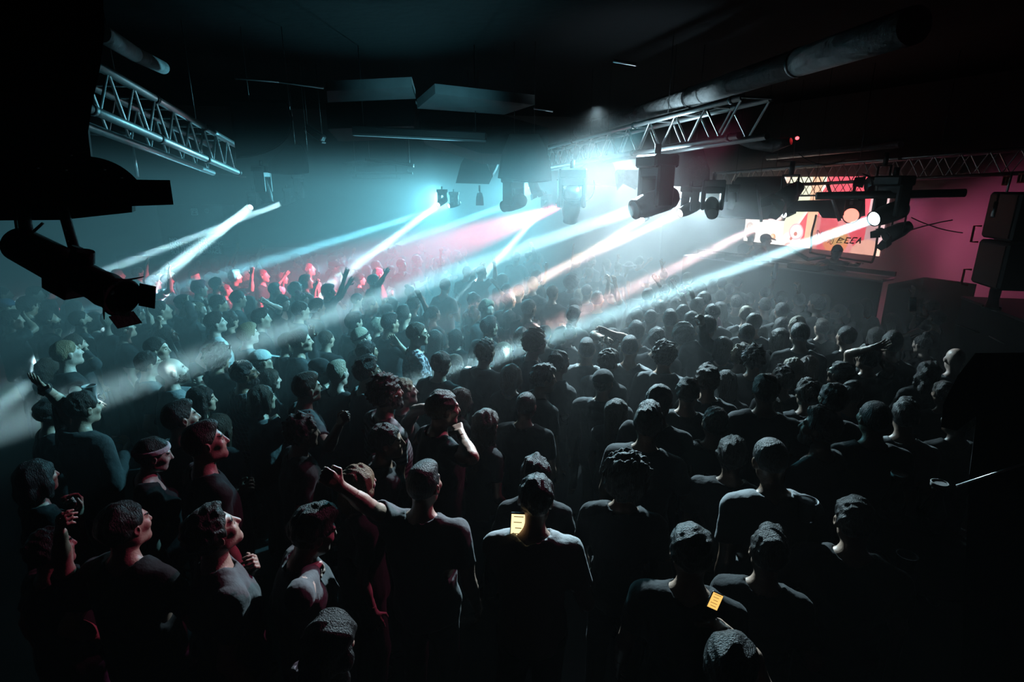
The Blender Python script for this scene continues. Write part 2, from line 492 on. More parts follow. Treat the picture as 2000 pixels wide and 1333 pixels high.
        if P.get('mouth'): E_((0, .096, -.056), (.017, .014, .007), .006, 's')
    else:
        C_((0, .082, .024), (0, .108, -.02), .014, .016, .012)
    for sx in (-1, 1):
        Me = Rm @ rotz(sx*R(-22))
        hd_f.ell(tuple(H(sx*.078*hs, -.008, -.002)), (.010, .021, .031), M=Me, k=.010)
        if lod < .008: hd_f.ell(tuple(H(sx*.088*hs, -.002, .002)), (.006, .010, .015), M=Me, k=.006, mode='s')
    V, Q = hd_f.mesh(); nh = len(Q)
    for m in [fd.mesh()]+pieces:
        if m: Q = np.concatenate([Q, m[1]+len(V)]); V = np.concatenate([V, m[0]])
    # face regions get their own material slots: 1 brow, 2 eye, 3 lips
    mi = np.zeros(len(Q), np.int32)
    if lod < .011:
        Cn = V[Q].mean(1)-np.array(hc); Hl = (Cn @ np.array(Rm))/hs
        x = np.abs(Hl[:, 0]); y = Hl[:, 1]; z = Hl[:, 2]; fr = (y > .055) & (np.arange(len(Q)) < nh)
        mi[fr & (x > .014) & (x < .052) & (z > .0275+.06*np.minimum(x-.014, .02)) & (z < .0375+.06*np.minimum(x-.014, .02))] = 1
        mi[fr & (np.hypot((Hl[:, 0]-np.sign(Hl[:, 0])*.033)/1.5, z-.008) < .0072)] = 2
        mi[fr & (x < .022) & (np.abs(z+.056) < .0095) & (y > .08)] = 3
    out['body'] = (V, Q, mi)
    # --- clothes
    g = P.get('loose', .014); cs = max(.0135, lod*1.5); ct = P['top']
    slv = {'tee': .62, 'long': 2, 'hoodie': 2, 'jacket': 2, 'tank': 0, 'straps': 0, 'shirt': 2}[ct]
    pl = [v for a in arms.values() for v in (a[1], a[2])]
    lo = [min((-.31*bw, -.2, .80)[i], min(p[i] for p in pl)-.09) for i in range(3)]; hi = [max((.31*bw, .2, 1.62)[i], max(p[i] for p in pl)+.09) for i in range(3)]
    lo[2] = .80
    cf = Field(*[axis_pts(lo[i], hi[i], max(.02, cs*1.5) if i == 2 else cs, [(1.2, 1.6, cs)] if i == 2 else []) for i in range(3)])
    torso(cf, g=g, k=.06)
    hem = .86 if ct in ('tee', 'hoodie', 'jacket', 'shirt') else .9
    cf.cone((0, 0, hem), (0, 0, 1.2), .155*bw, .13*bw, k=.06)
    for side, (S, E, W, hd, n, cu, point, sg) in arms.items():
        am = 1.0 if not fem else .86
        if slv == 0: continue
        if slv < 1:
            e2 = S.lerp(E, slv); cf.cone(S, e2, .062*am, .062*am, k=.03)
            dr = (E-S).normalized()
            X = cf.ax[0][:, None, None]; Y = cf.ax[1][None, :, None]; Z = cf.ax[2][None, None, :]
            pd = (X-e2.x)*dr.x+(Y-e2.y)*dr.y+(Z-e2.z)*dr.z
            rad = np.sqrt((X-e2.x)**2+(Y-e2.y)**2+(Z-e2.z)**2)
            cf.F = np.where(rad < .12, np.maximum(cf.F, pd), cf.F)
        else:
            pf = .008 if ct in ('hoodie', 'jacket') else 0
            cf.cone(S, E, (.064+pf)*am, (.054+pf)*am, k=.035); cf.cone(E, E.lerp(W, .93), (.053+pf)*am, (.038+pf)*am, k=.02)
    if ct in ('hoodie', 'jacket'):
        cf.ell((0, -.075, 1.47), (.10, .06, .055), k=.03)
        for sx in (-1, 1): cf.cone((sx*.085, -.03, 1.47), (sx*.05, .075, 1.41), .022, .02, k=.02)
    wr = wave_noise(P['seed'], 26, .0042, 3)
    cf.warp_noise(lambda X, Y, Z: wr(X*1.3, Y*1.3, Z*.7), (-9, -9, -9), (9, 9, 9))
    if ct in ('tank', 'straps'):
        dz = 1.40 if ct == 'tank' else 1.39
        cf.cone((0, .06, dz+.09), (0, .20, dz+.02), .09, .12, k=.01, mode='s')
        if ct == 'straps': cf.cone((0, -.10, 1.50), (0, -.25, 1.42), .11, .14, k=.01, mode='s')
        for sx in (-1, 1): cf.cone((sx*(sh+.055), -.1, 1.39), (sx*(sh+.055), .1, 1.39), .075, .075, k=.01, mode='s')
    nk = .058 if not fem else .062
    cf.cone((0, -.012, 1.42), (0, .0, 1.73), nk, .17, k=.012, mode='s')
    if ct in ('tee', 'long', 'shirt') and fem: cf.ell((0, .10, 1.43), (.075, .08, .06), k=.012, mode='s')
    cf.cut((0, 0, hem-.005), (0, 0, -1))
    m = cf.mesh()
    if m: out[{'tee': 't_shirt', 'long': 'long_sleeved_top', 'hoodie': 'hooded_top', 'jacket': 'jacket', 'tank': 'tank_top', 'straps': 'strappy_top', 'shirt': 'shirt'}[ct]] = (*m, None)
    tf = Field(*[axis_pts(l, h, s_, []) for l, h, s_ in ((-.27, .27, (.026 if lod < .01 else .034)), (-.2, .24, .026 if lod < .01 else .034), (.03, 1.02, .032 if lod < .01 else .045))])
    tf.ell((0, 0, .93), (.165*bw, .118, .13), k=.05, g=.01)
    for hp_, kn, an in legs: tf.cone(hp_, kn, .096, .072, k=.05); tf.cone(kn, an, .07, .062, k=.03)
    tf.cut((0, 0, .93), (0, 0, 1)); tf.cut((0, 0, .07), (0, 0, -1))
    m = tf.mesh()
    if m: out['trousers'] = (*m, None)
    sf = Field(*[axis_pts(l, h, .03, []) for l, h in ((-.2, .2), (-.12, .24), (-.03, .14))])
    for hp_, kn, an in legs:
        sf.cone((an[0], -.035, .05), (an[0]*1.15, .15, .04), .05, .045, k=.02)
    sf.cut((0, 0, .0), (0, 0, -1)); m = sf.mesh()
    if m: out['shoes'] = (*m, None)
    # --- hair
    hair = P['hair']; hl = max(lod*1.05, .005)
    if hair != 'bald':
        ext = {'long': .46, 'bob': .2, 'pony': .36, 'waves': .44}.get(hair, .13); wid = .16 if hair not in ('afro', 'curly', 'waves', 'long') else .2
        xs = [axis_pts(-wid, wid, hl, []), axis_pts(-.22, .19, hl, []), axis_pts(-ext, .22, hl, [])]
        hf = Field(*xs); s = P['seed']
        cz = dict(short=.010, buzz=.0045, quiff=.011, messy=.016, curly=.026, afro=.05, long=.014, bob=.016, pony=.008, bun=.008, fade=.005, slick=.009, waves=.02, receding=.007)[hair]
        am, fr = dict(short=(.004, 90), buzz=(.0006, 160), quiff=(.004, 90), messy=(.006, 88), curly=(.009, 105), afro=(.009, 105), long=(.003, 70), bob=(.003, 70), pony=(.002, 80), bun=(.002, 80), fade=(.0005, 120), slick=(.002, 100), waves=(.006, 62), receding=(.002, 90))[hair]
        if big: am *= .7; fr *= .6
        hs2 = hs
        hf.ell((0, -.016*hs2, .032*hs2), tuple((v+cz)*hs2 for v in (.0765, .0965, .0905)), k=.01)
        if hair in ('quiff', 'fade', 'messy'):
            hgt = {'quiff': .026, 'fade': .016, 'messy': .018}[hair]
            hf.ell((0, .022, .088+hgt*.5), (.058, .070, .034+hgt*.5), k=.02); hf.ell((0, -.03, .095), (.058, .062, .034), k=.02)
        if hair == 'afro': hf.ell((0, -.03, .04), (.125, .125, .125), k=.02)
        if hair == 'receding': hf.cone((-.045, .09, .115), (-.03, .03, .125), .034, .02, k=.01, mode='s'); hf.cone((.045, .09, .115), (.03, .03, .125), .034, .02, k=.01, mode='s')
        if hair in ('long', 'waves', 'bob'):
            bot = {'long': -.40, 'waves': -.36, 'bob': -.13}[hair]
            hf.cone((0, -.035, .02), (0, -.06, bot*.55), .088, .078, k=.03); hf.cone((0, -.06, bot*.55), (0, -.075, bot), .078, .05, k=.03)
            for sx in (-1, 1):
                hf.cone((sx*.06, .012, .06), (sx*.078, .008, -.04), .030, .026, k=.02); hf.cone((sx*.078, .008, -.04), (sx*.082, .0, bot*.8), .026, .022, k=.03)
        hl_y, hl_z = P.get('hairline', (.072, .072))
        if P.get('fringe'): hl_y, hl_z = .10, .048
        nrm = Vector((0, .82, -.57))
        if hair in ('long', 'waves', 'bob'):
            # open the face: carve it out in front
            hf.ell((0, .105, -.035), (.064, .085, .092 if P.get('fringe') else .105), k=.012, mode='s')
            hf.ell((0, .06, -.16), (.075, .085, .10), k=.02, mode='s')
        else:
            hf.cut((0, hl_y, hl_z), tuple(nrm), k=.012)
            for sx in (-1, 1): hf.ell((sx*.085, .0, -.012), (.03, .028, .036), k=.008, mode='s')
            hf.cut((0, -.02, -.072 if hair not in ('fade', 'buzz') else -.05), (0, .35, -.93), k=.012)
        if hair == 'pony':
            hf.cone((0, -.10, .07), (0, -.145, .03), .028, .03, k=.015); hf.cone((0, -.145, .03), (0, -.15, -.12), .032, .028, k=.02); hf.cone((0, -.15, -.12), (0, -.13, -.30), .028, .012, k=.02)
        if hair == 'bun': hf.ell((0, -.06, .135), (.042, .042, .038), k=.01)
        nf = wave_noise(s+5, fr, am, 2)
        if hair in ('long', 'bob', 'pony'): hf.warp_noise(lambda X, Y, Z: nf(X*1.5, Y*1.5, Z*.25), (-9, -9, -9), (9, 9, 9))
        else: hf.warp_noise(nf, (-9, -9, -9), (9, 9, 9))
        m = hf.mesh()
        if m:
            V = m[0] @ np.array(Rm.transposed()) + np.array(hc)
            out['hair'] = (V.astype(np.float32), m[1], None)
    if P.get('beard'):
        bf = Field(*[axis_pts(a, b, max(lod, .0048), []) for a, b in ((-.09, .09), (-.03, .13), (-.15, .03))])
        bf.ell((0, .03, -.03), (.065, .071, .075), k=.02); bf.cone((-.042, .005, -.06), (0, .066, -.092), .026, .028, k=.03); bf.cone((.042, .005, -.06), (0, .066, -.092), .026, .028, k=.03)
        bf.cone((-.013, .076, -.092), (.013, .076, -.092), .02, .02, k=.02)
        bf.ell((0, .11, -.005), (.05, .06, .04), k=.01, mode='s'); bf.ell((0, .10, -.056), (.022, .03, .009), k=.006, mode='s'); bf.cut((0, .0, -.012), (0, -.25, .97)); bf.cut((0, -.005, 0), (0, -1, 0))
        nb = wave_noise(P['seed']+9, 120, .003, 2); bf.warp_noise(nb, (-9, -9, -9), (9, 9, 9)); m = bf.mesh()
        if m: out['beard'] = ((m[0] @ np.array(Rm.transposed())+np.array(hc)).astype(np.float32), m[1], None)
    if P.get('cap'):
        kf = Field(*[axis_pts(a, b, max(lod, .0048), []) for a, b in ((-.13, .13), (-.24, .24), (-.03, .2))])
        kf.ell((0, -.014, .045), (.097, .117, .097), k=.01); kf.cut((0, 0, .038), (0, -.12, -.99))
        sgb = -1 if P['cap'] == 'back' else 1
        if P['cap'] == 'brim':
            kf.ell((0, -.01, .048), (.16, .18, .010), k=.012)
        elif P['cap'] != 'beanie':
            kf.ell((0, sgb*.125-.01, .050), (.074, .085, .0085), k=.012)
        m = kf.mesh(); V = m[0]
        if P['cap'] != 'beanie': V = V+np.stack([0*V[:, 0], 0*V[:, 0], -np.maximum(0, sgb*V[:, 1]-.09)*.28-np.abs(V[:, 0])*np.maximum(0, sgb*V[:, 1]-.09)*1.2], 1).astype(np.float32)
        out['beanie' if P['cap'] == 'beanie' else ('brimmed_hat' if P['cap'] == 'brim' else 'cap')] = ((V @ np.array(Rm.transposed())+np.array(hc)).astype(np.float32), m[1], None)
    if P.get('band'):
        kf = Field(*[axis_pts(a, b, max(lod, .0045), []) for a, b in ((-.12, .12), (-.15, .13), (-.02, .15))])
        kf.ell((0, -.015, .033), (.088, .108, .102), k=.01); kf.cut((0, .07, .085), (0, -.25, .97)); kf.cut((0, .07, .05), (0, .25, -.97)); m = kf.mesh()
        if m: out['headband'] = ((m[0] @ np.array(Rm.transposed())+np.array(hc)).astype(np.float32), m[1], None)
    if P.get('glasses'):
        mb = MB()
        for sx in (-1, 1):
            ring = [H(sx*.034+.023*math.cos(t), .100-.010*abs(math.cos(t))*(1 if True else 0), .006+.019*math.sin(t)) for t in [2*math.pi*i/14 for i in range(15)]]
            mb.tube(ring, .0023, 6); mb.tube([H(sx*.056, .094, .012), H(sx*.079, .03, .014), H(sx*.081, -.012, .008)], .0022, 6)
        mb.tube([H(-.011, .103, .01), H(.011, .103, .01)], .0022, 6)
        out['glasses'] = mb
    return out

NPERSON = [0]
def place_person(P, base, az, scale, lod, label, group):
    parts = build_person(P, lod)
    root = empty('person', base, (0, 0, -az)); root.scale = (scale,)*3
    tag(root, label, 'person', group); NPERSON[0] += 1
    hm = HM[P['hcol']]
    for name, d in parts.items():
        if isinstance(d, MB):
            d.build(name, CM['gold'], root); continue
        V, Q, mi = d
        me = quads_mesh(name, V, Q, True, mi)
        if name == 'body': mats = [SK[P['skin']], hm, CM['eye'], CM['lips']]
        elif name in ('hair', 'beard'): mats = hm
        elif name == 'trousers': mats = CM[P.get('lcol', 'black')]
        elif name == 'shoes': mats = CM['shoe']
        elif name in ('cap', 'beanie', 'brimmed_hat', 'headband'): mats = CM[P.get('ccol', 'black')]
        else: mats = CM[P['tcol']]
        link(name, me, mats, root)
    return root
# ------------------------------------------------------------------ the people: head centre in the photograph, look, clothes, heading, label
# px py sex hair hair_colour skin top top_colour heading(None = towards the stage) label extras
PX = lambda ex, ey, es, wx, wy, ws, cu=.4, pt=False: ('px', ex, ey, es, wx, wy, ws, cu, pt)
PEOPLE = [
# --- left edge and left middle
(25,626,'m','messy','dark','light','tee','mid',80,'dark-haired person in a grey draped top at the left edge, hand on forehead',dict(arms={'R':PX(68,642,'f',50,622,'f',.3),'L':'down'})),
(95,626,'m','short','dark','tan','tee','char',82,'bearded dark-haired man in profile beside the man touching his forehead',dict(beard=1)),
(158,626,'m','receding','dark','light','tee','light',78,'man with receding hair and dark beard in a pale grey t-shirt',dict(beard=1,hp=-.15)),
(188,627,'f','bob','dark','light','tee','black',82,'pale face in profile just past the receding bearded man',dict()),
(243,644,'m','short','dark','light','tee','black',80,'short-haired man in black looking up, in front of the raised arms at left',dict(hp=-.25)),
(218,628,'m','short','fair','pale','tee','char',60,'fair-haired head behind the man in black who looks up',dict()),
(97,572,'m','curly','dark','pale','shirt','white',100,'curly-haired person in a brightly lit white shirt below the black spotlight',dict(hp=.1)),
(70,576,'m','short','dark','pale','tee','char',95,'person with a pink-lit face beside the curly-haired one in white',dict()),
(56,600,'m','curly','black','tan','tee','black',50,'dark curly head seen from behind at the left edge',dict()),
(100,601,'f','waves','black','tan','long','black',60,'dark wavy-haired woman below the curly-haired person in white',dict()),
(148,603,'f','long','dark','light','long','char',70,'dark-haired woman directly under the black spotlight barrel',dict()),
(134,574,'m','short','dark','light','tee','light',90,'person in a light top half covered by the black spotlight barrel',dict()),
(15,603,'m','short','dark','light','tee','char',85,'person in a dark cap at the far left edge',dict(cap='front',ccol='blue')),
(8,577,'m','short','dark','light','tee','char',85,'pale-lit head at the far left edge behind the dark cap',dict()),
(266,564,'m','fade','dark','pale','tee','black',70,'person wearing a white backwards cap lit pink, under the spotlight lens',dict(cap='back',ccol='white')),
(231,540,'m','short','fair','pale','tee','mid',80,'pale head peeping over the end of the black spotlight',dict()),
(301,553,'m','short','dark','pale','tee','white',70,'person in a white-lit top with both arms up beside the white cap',dict(arms={'R':'upbent','L':'up'})),
(323,519,'f','long','fair','pale','tee','white',150,'fair-haired woman standing under the broad left beam',dict()),
(328,549,'f','waves','brown','pale','tee','white',110,'laughing woman in white at the foot of the broad left beam',dict(mouth=1)),
(272,535,'m','short','dark','light','tee','char',100,'dim figure against the wall left of the broad beam',dict()),
(266,611,'m','curly','dark','light','tee','char',70,'dark-haired man with glasses and one arm straight up near the spotlight end',dict(glasses=1,arms={'R':PX(295,636,'n',288,594,'n',.4),'L':'down'})),
(315,608,'m','short','dark','light','tee','char',80,'man in profile with a raised forearm left of the woman with the tilted head',dict(arms={'R':PX(318,672,'n',311,638,'n',1.4)},hp=-.1)),
(331,609,'f','long','dark','pale','tee','black',80,'young woman in profile beyond the man with the raised forearm',dict()),
(329,656,'f','long','dark','tan','long','char',110,'long-haired woman looking upwards behind the smiling man',dict(hp=-.3)),
(308,684,'m','short','dark','light','tee','black',100,'smiling dark-haired man behind the man with glasses and the bald man',dict(mouth=1)),
(132,692,'m','slick','blond','pale','tee','black',82,'blond man in black t-shirt in profile, mouth open, holding a cup',dict(mouth=1,arms={'R':PX(150,772,'n',176,784,'n',.8)})),
(148,676,'m','short','brown','light','long','char',80,'man covering his mouth behind the blond man with the cup',dict(arms={'R':PX(188,712,'n',168,690,'f',1.0)})),
(98,722,'f','waves','brown','pale','jacket','light',82,'woman with wavy hair in a pale cardigan next to the blond man',dict()),
(292,712,'m','short','dark','light','tee','mid',82,'man with glasses in profile standing behind the bald man',dict(glasses=1)),
(338,726,'m','bald','black','pale','tee','grey',78,'bald bearded man in a grey t-shirt, the top of his head brightly lit',dict(beard=1,hcol='brown',hp=-.12,bw=1.12,arms={'L':PX(410,770,'f',388,742,'f',.9),'R':'down'})),
(396,782,'f','long','dark','light','tee','black',85,'dark-haired woman in profile in front of the bald man',dict(band=1,ccol='black')),
(164,798,'m','short','dark','light','jacket','char',60,'man in a dark jacket at left throwing a bare hand back towards the camera',dict(arms={'L':PX(124,790,'n',86,758,'n',.15),'R':'chest'},band_on=('L','watch'),hp=.1)),
(102,808,'m','short','black','light','tee','black',80,'barely visible dark figure under the raised jacket sleeve',dict()),
(354,820,'m','fade','dark','light','tee','mid',62,'short-haired man in a grey t-shirt seen from behind, below the bald man',dict()),
(402,868,'m','fade','dark','light','tee','black',75,'man with a shaved side parting and a pink-lit face',dict(hp=-.1)),
(430,836,'f','long','brown','light','long','black',42,'woman with long straight hair and a hair clip, back turned',dict()),
(300,890,'f','slick','dark','pale','tee','black',92,'person in a white headband looking down at the left front',dict(band=1,ccol='white',hp=.25)),
(428,700,'m','afro','dark','tan','tee','char',60,'person with a big mop of curly hair behind the woman in the dark top',dict()),
(512,708,'m','short','dark','light','tee','char',80,'man in a white baseball cap facing right',dict(cap='front',ccol='white')),
(478,732,'m','short','black','brown','shirt','check',78,'man with glasses in a dark shirt with a thin white grid',dict(glasses=1,beard=1)),
(528,743,'f','bob','brown','pale','tee','black',85,'woman with a short fringe in profile under the white cap',dict(fringe=1)),
(514,780,'f','bob','brown','light','hoodie','mid',75,'woman with bobbed hair in a grey hooded top, hand at her chin',dict(arms={'R':PX(548,846,'n',538,822,'f',.9)})),
(600,760,'m','fade','brown','light','tee','mid',75,'strong-jawed man in a grey t-shirt with one fist lifted',dict(arms={'R':PX(641,874,'n',662,832,'n',1.5)})),
(564,672,'m','short','dark','light','tee','black',78,'dark-haired man in glasses with his head bowed',dict(glasses=1,hp=.2)),
(588,668,'m','short','dark','light','tee','char',80,'pale profile just beyond the bowed man in glasses',dict()),
(626,726,'m','short','dark','tan','tee','black',88,'man in a black baseball cap looking down to the right',dict(cap='front',hp=.2)),
(660,732,'m','fade','fair','pale','tank','black',40,'fair crew-cut man in a black sleeveless top, bare arm showing',dict()),
(638,664,'m','buzz','brown','light','jacket','black',48,'man with a long shaved head and dark collar seen from behind',dict(arms={'L':PX(612,694,'n',609,660,'n',.1),'R':'chest'})),
(486,654,'m','messy','blond','pale','shirt','light',75,'tousled blond man in a pale shirt beside the man in the white t-shirt',dict()),
(422,632,'m','quiff','dark','pale','tee','white',72,'man with a quiff in a bright white t-shirt, in profile',dict(hp=-.1)),
(592,846,'m','curly','black','light','tee','black',80,'person mostly in darkness with one cheek lit white',dict(hp=.1)),
(450,628,'m','curly','dark','light','tee','char',55,'curly dark head between the quiffed man and the woman in profile',dict()),
(511,624,'m','quiff','dark','light','tee','black',75,'dark-haired man in profile right of the curly head',dict()),
# --- left, behind
(362,596,'m','buzz','dark','light','hoodie','char',78,'person in a dark cap holding a hand in front of the face',dict(cap='front',ccol='char',arms={'R':PX(376,618,'n',366,592,'f',.4)})),
(380,541,'m','short','dark','pale','tee','char',140,'man in a dark t-shirt facing the camera with a pink-lit face',dict(hp=.15)),
(420,517,'m','short','fair','light','tee','white',150,'person in dark glasses and a white-lit collar at the back wall',dict(glasses=1)),
(384,512,'f','waves','dark','light','tee','black',160,'dim long-haired woman against the wall between the two signs',dict()),
(390,565,'m','messy','pink','pale','tee','char',60,'pink-lit head above the hands making a gesture',dict()),
(424,557,'m','short','black','tan','jacket','char',72,'man with a short beard and glasses in profile, red light on his cheek',dict(beard=1,glasses=1)),
(442,568,'f','bun','pink','pale','tee','char',95,'red-lit face next to the bearded man in glasses',dict()),
(368,602,'f','curly','dark','light','tee','black',60,'curly head in front of the hand covering the face',dict()),
(390,606,'f','long','blond','pale','tee','mid',130,'blonde woman smiling beside the spread fingers',dict(mouth=1,arms={'L':PX(414,622,'n',404,598,'n',.1),'R':'down'})),
(428,596,'m','short','black','tan','tee','black',95,'dark-haired man looking down right of the spread fingers',dict(hp=.25)),
(466,585,'m','slick','dark','light','shirt','mid',78,'man in a grey shirt with slicked hair in profile',dict()),
(490,592,'f','long','dark','light','tee','black',82,'woman with very long dark hair in profile',dict()),
(460,542,'m','messy','dark','light','tee','char',60,'dark-haired person left of the straight raised arm',dict(arms={'R':PX(491,566,'n',492,530,'n',.6)})),
(492,508,'m','messy','dark','light','tee','black',140,'person high at the back lifting a drink',dict(arms={'L':PX(500,508,'n',509,488,'n',1.1),'R':'down'})),
(452,512,'f','long','dark','light','tee','camo',120,'woman in a patterned top with both arms overhead',dict(arms={'R':PX(455,497,'n',466,484,'n',.3),'L':PX(464,500,'n',464,484,'n',.3)})),
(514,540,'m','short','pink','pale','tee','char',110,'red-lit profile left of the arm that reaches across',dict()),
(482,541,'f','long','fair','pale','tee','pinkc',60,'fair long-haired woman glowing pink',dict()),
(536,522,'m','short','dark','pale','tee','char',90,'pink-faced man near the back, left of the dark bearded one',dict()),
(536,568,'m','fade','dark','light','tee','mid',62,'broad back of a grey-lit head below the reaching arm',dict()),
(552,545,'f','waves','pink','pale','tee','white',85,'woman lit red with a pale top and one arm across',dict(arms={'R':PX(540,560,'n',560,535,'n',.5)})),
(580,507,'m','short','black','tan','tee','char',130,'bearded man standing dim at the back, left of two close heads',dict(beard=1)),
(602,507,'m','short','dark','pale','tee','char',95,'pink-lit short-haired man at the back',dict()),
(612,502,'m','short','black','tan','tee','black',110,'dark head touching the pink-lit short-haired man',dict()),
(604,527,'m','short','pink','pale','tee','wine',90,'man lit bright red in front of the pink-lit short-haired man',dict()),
(598,552,'m','fade','fair','pale','tee','light',70,'cropped fair-haired man in a light t-shirt',dict()),
(620,562,'f','long','fair','pale','tee','light',110,'woman in pale clothes right of the cropped fair man',dict(arms={'R':PX(612,584,'n',618,558,'f',.8),'L':'down'})),
(578,568,'m','curly','grey','light','tee','mid',50,'grey curly head in front of the cropped fair man',dict()),
(553,592,'f','short','dark','pale','tee','black',120,'person behind the small raised hands, face tilted down',dict(hp=.3,arms={'R':PX(547,603,'n',524,592,'n',.2),'L':PX(540,606,'n',521,594,'n',.2)})),
(590,586,'f','bun','pink','pale','tee','char',70,'person bent behind the dark outstretched sleeve',dict(arms={'R':PX(566,606,'n',588,586,'n',.3)})),
(588,608,'m','short','dark','light','jacket','char',78,'man in a dark jacket printed with white letters',dict()),
(620,602,'m','messy','dark','light','jacket','black',78,'man in profile lit on the nose, dark jacket, beside the arm raiser',dict()),
(642,571,'m','messy','dark','light','tee','mid',70,'man with both arms raised and fingers spread, pale drape on his back',dict(arms={'R':PX(668,566,'n',674,541,'n',.15),'L':PX(684,574,'f',685,548,'f',.1)})),
(704,547,'f','curly','dark','light','tee','black',85,'curly-haired woman with pink light on her cheek',dict()),
(731,551,'m','short','dark','light','tee','black',75,'dark-haired man in profile with a lifted hand, under the long beam',dict(arms={'R':PX(744,550,'n',752,536,'n',.4)})),
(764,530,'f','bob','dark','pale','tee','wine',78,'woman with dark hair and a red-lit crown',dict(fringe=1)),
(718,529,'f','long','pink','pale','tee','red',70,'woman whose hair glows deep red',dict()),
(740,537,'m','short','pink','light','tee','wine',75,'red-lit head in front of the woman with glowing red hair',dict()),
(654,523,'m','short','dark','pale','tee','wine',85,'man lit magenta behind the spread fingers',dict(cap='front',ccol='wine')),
(651,512,'m','quiff','brown','pale','tee','char',110,'man with a quiff in faint pink light at the back',dict()),
(668,504,'f','bun','dark','pale','tee','char',90,'person with hair tied up at the back, left of the bright middle beam',dict()),
(690,513,'f','long','fair','pale','tee','light',60,'pale figure at the foot of the bright middle beam, arm bent up',dict(arms={'L':PX(684,510,'n',689,495,'n',.3),'R':'down'})),
(736,522,'m','short','dark','light','tee','char',85,'person in profile behind the red-lit woman',dict()),
(776,489,'m','fade','fair','pale','jacket','light',-60,'taller of the embracing pair on the back riser, pale jacket',dict(arms={'L':'chest','R':'fwd'})),
(763,497,'f','bun','dark','pale','tee','mid',60,'shorter of the embracing pair on the back riser',dict()),
(822,482,'m','short','dark','pale','tee','black',150,'lone pale face standing high at the back',dict()),
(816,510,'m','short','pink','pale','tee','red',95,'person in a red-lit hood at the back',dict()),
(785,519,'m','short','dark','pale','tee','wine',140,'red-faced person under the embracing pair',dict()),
(842,508,'f','long','dark','pale','tee','char',110,'small pale face right of the red-lit hood',dict()),
(861,512,'f','pony','dark','light','tee','char',80,'person at the back with one arm straight up, fist closed',dict(arms={'R':PX(860,506,'n',861,494,'n',1.2)})),
(871,492,'m','short','dark','light','tee','mid',100,'tall hazy figure above the raised fist at the back',dict()),
(893,500,'m','short','dark','light','tee','mid',100,'hazy standing figure right of the raised fist',dict()),
(906,493,'f','long','fair','light','tee','light',100,'hazy pale figure at the back above the long beam',dict()),
# --- middle left
(803,573,'f','bun','dark','pale','tee','mid',80,'woman in profile with her hands at her mouth',dict(arms={'R':'chin','L':'chin'})),
(808,596,'m','short','dark','light','tee','mid',30,'man with clasped hands lifted and a bent bare arm',dict(arms={'R':PX(838,614,'n',823,583,'n',.9),'L':PX(800,604,'f',815,588,'n',.9)})),
(699,588,'f','slick','dark','pale','tee','char',78,'woman in sharp profile, pale cheek, hand curled up in front',dict(arms={'R':PX(752,622,'n',748,596,'n',1.0)})),
(724,598,'m','short','dark','light','tee','char',80,'dim profile below the curled hand',dict()),
(767,595,'f','long','brown','light','tee','char',60,'woman with long lank hair under the long beam',dict()),
(757,610,'f','curly','dark','light','tee','char',70,'curly head in front of the lank-haired woman',dict()),
(692,632,'m','messy','black','light','hoodie','char',62,'man in a dark hooded top, rim of light along his shoulder',dict()),
(706,662,'m','short','fair','pale','tee','black',70,'fair head in a dark headband in front of the hooded man',dict(band=1)),
(738,638,'f','curly','fair','light','tee','mid',60,'bright frizzy hair beside the man with a hand behind his neck',dict()),
(762,634,'m','fade','black','tan','tee','char',58,'man with one hand behind his neck, elbow pointing right',dict(arms={'R':PX(812,708,'n',774,668,'n',.4),'L':'down'})),
(789,617,'m','fade','dark','light','tee','char',30,'dark cropped head behind the man with a hand on his neck',dict()),
(816,654,'m','short','brown','light','shirt','floral',80,'man with glasses and an undercut in a patterned shirt',dict(glasses=1)),
(847,614,'f','pony','dark','light','tee','mid',50,'woman with a plaited bun seen from behind',dict()),
(870,560,'m','short','dark','light','tee','white',40,'man in a loose white shirt in the beam crossing',dict()),
(850,664,'f','long','dark','light','tee','black',30,'smooth long-haired head behind the patterned shirt',dict()),
(892,660,'f','bob','dark','light','tee','black',40,'bobbed dark head with a bright rim on its right side',dict()),
(927,617,'f','bun','dark','light','straps','white',25,'woman in a pale dress with crossed dark straps, hair flying',dict()),
(924,587,'f','curly','fair','pale','tee','light',120,'frizzy fair-haired person lit white in the crowd middle',dict()),
(912,533,'m','short','dark','light','tee','char',30,'person stretching an arm along the long beam',dict(arms={'R':PX(924,530,'n',938,522,'n',.4)})),
(956,641,'m','quiff','black','light','tee','char',38,'man whose right cheek and neck shine white',dict()),
(718,690,'m','short','black','tan','tee','black',70,'man with a round face looking right, eyes half shut',dict()),
(718,728,'m','quiff','black','tan','tee','light',72,'man in a pale t-shirt with swept hair, in profile',dict()),
(756,770,'m','curly','dark','brown','tee','stripe',66,'bearded curly-haired man in a finely striped top',dict(beard=1)),
(790,768,'m','short','blond','pale','tank','char',80,'fair face just past the bearded curly man, arm stretched out',dict(arms={'R':PX(812,802,'n',852,794,'n',.5),'L':'chest'},band_on=('R','pink'))),
(756,864,'m','short','black','tan','tee','black',82,'man in black whose profile edge alone is lit',dict()),
(866,800,'m','short','brown','light','tee','black',66,'man with an earring resting his chin on his fist',dict(arms={'R':PX(921,894,'n',899,846,'f',1.4)})),
(902,784,'f','bob','auburn','light','tee','black',60,'woman whose smooth fringe catches the light, beyond the chin-on-fist man',dict()),
(950,830,'f','waves','brown','light','tee','black',50,'shadowed woman with light along her hair, right of the chin-on-fist man',dict()),
(862,712,'m','short','dark','light','tee','black',36,'broad man in black with a thin bright rim on his neck',dict()),
(890,712,'f','long','auburn','light','tee','black',40,'woman with straight reddish hair between two broad backs',dict()),
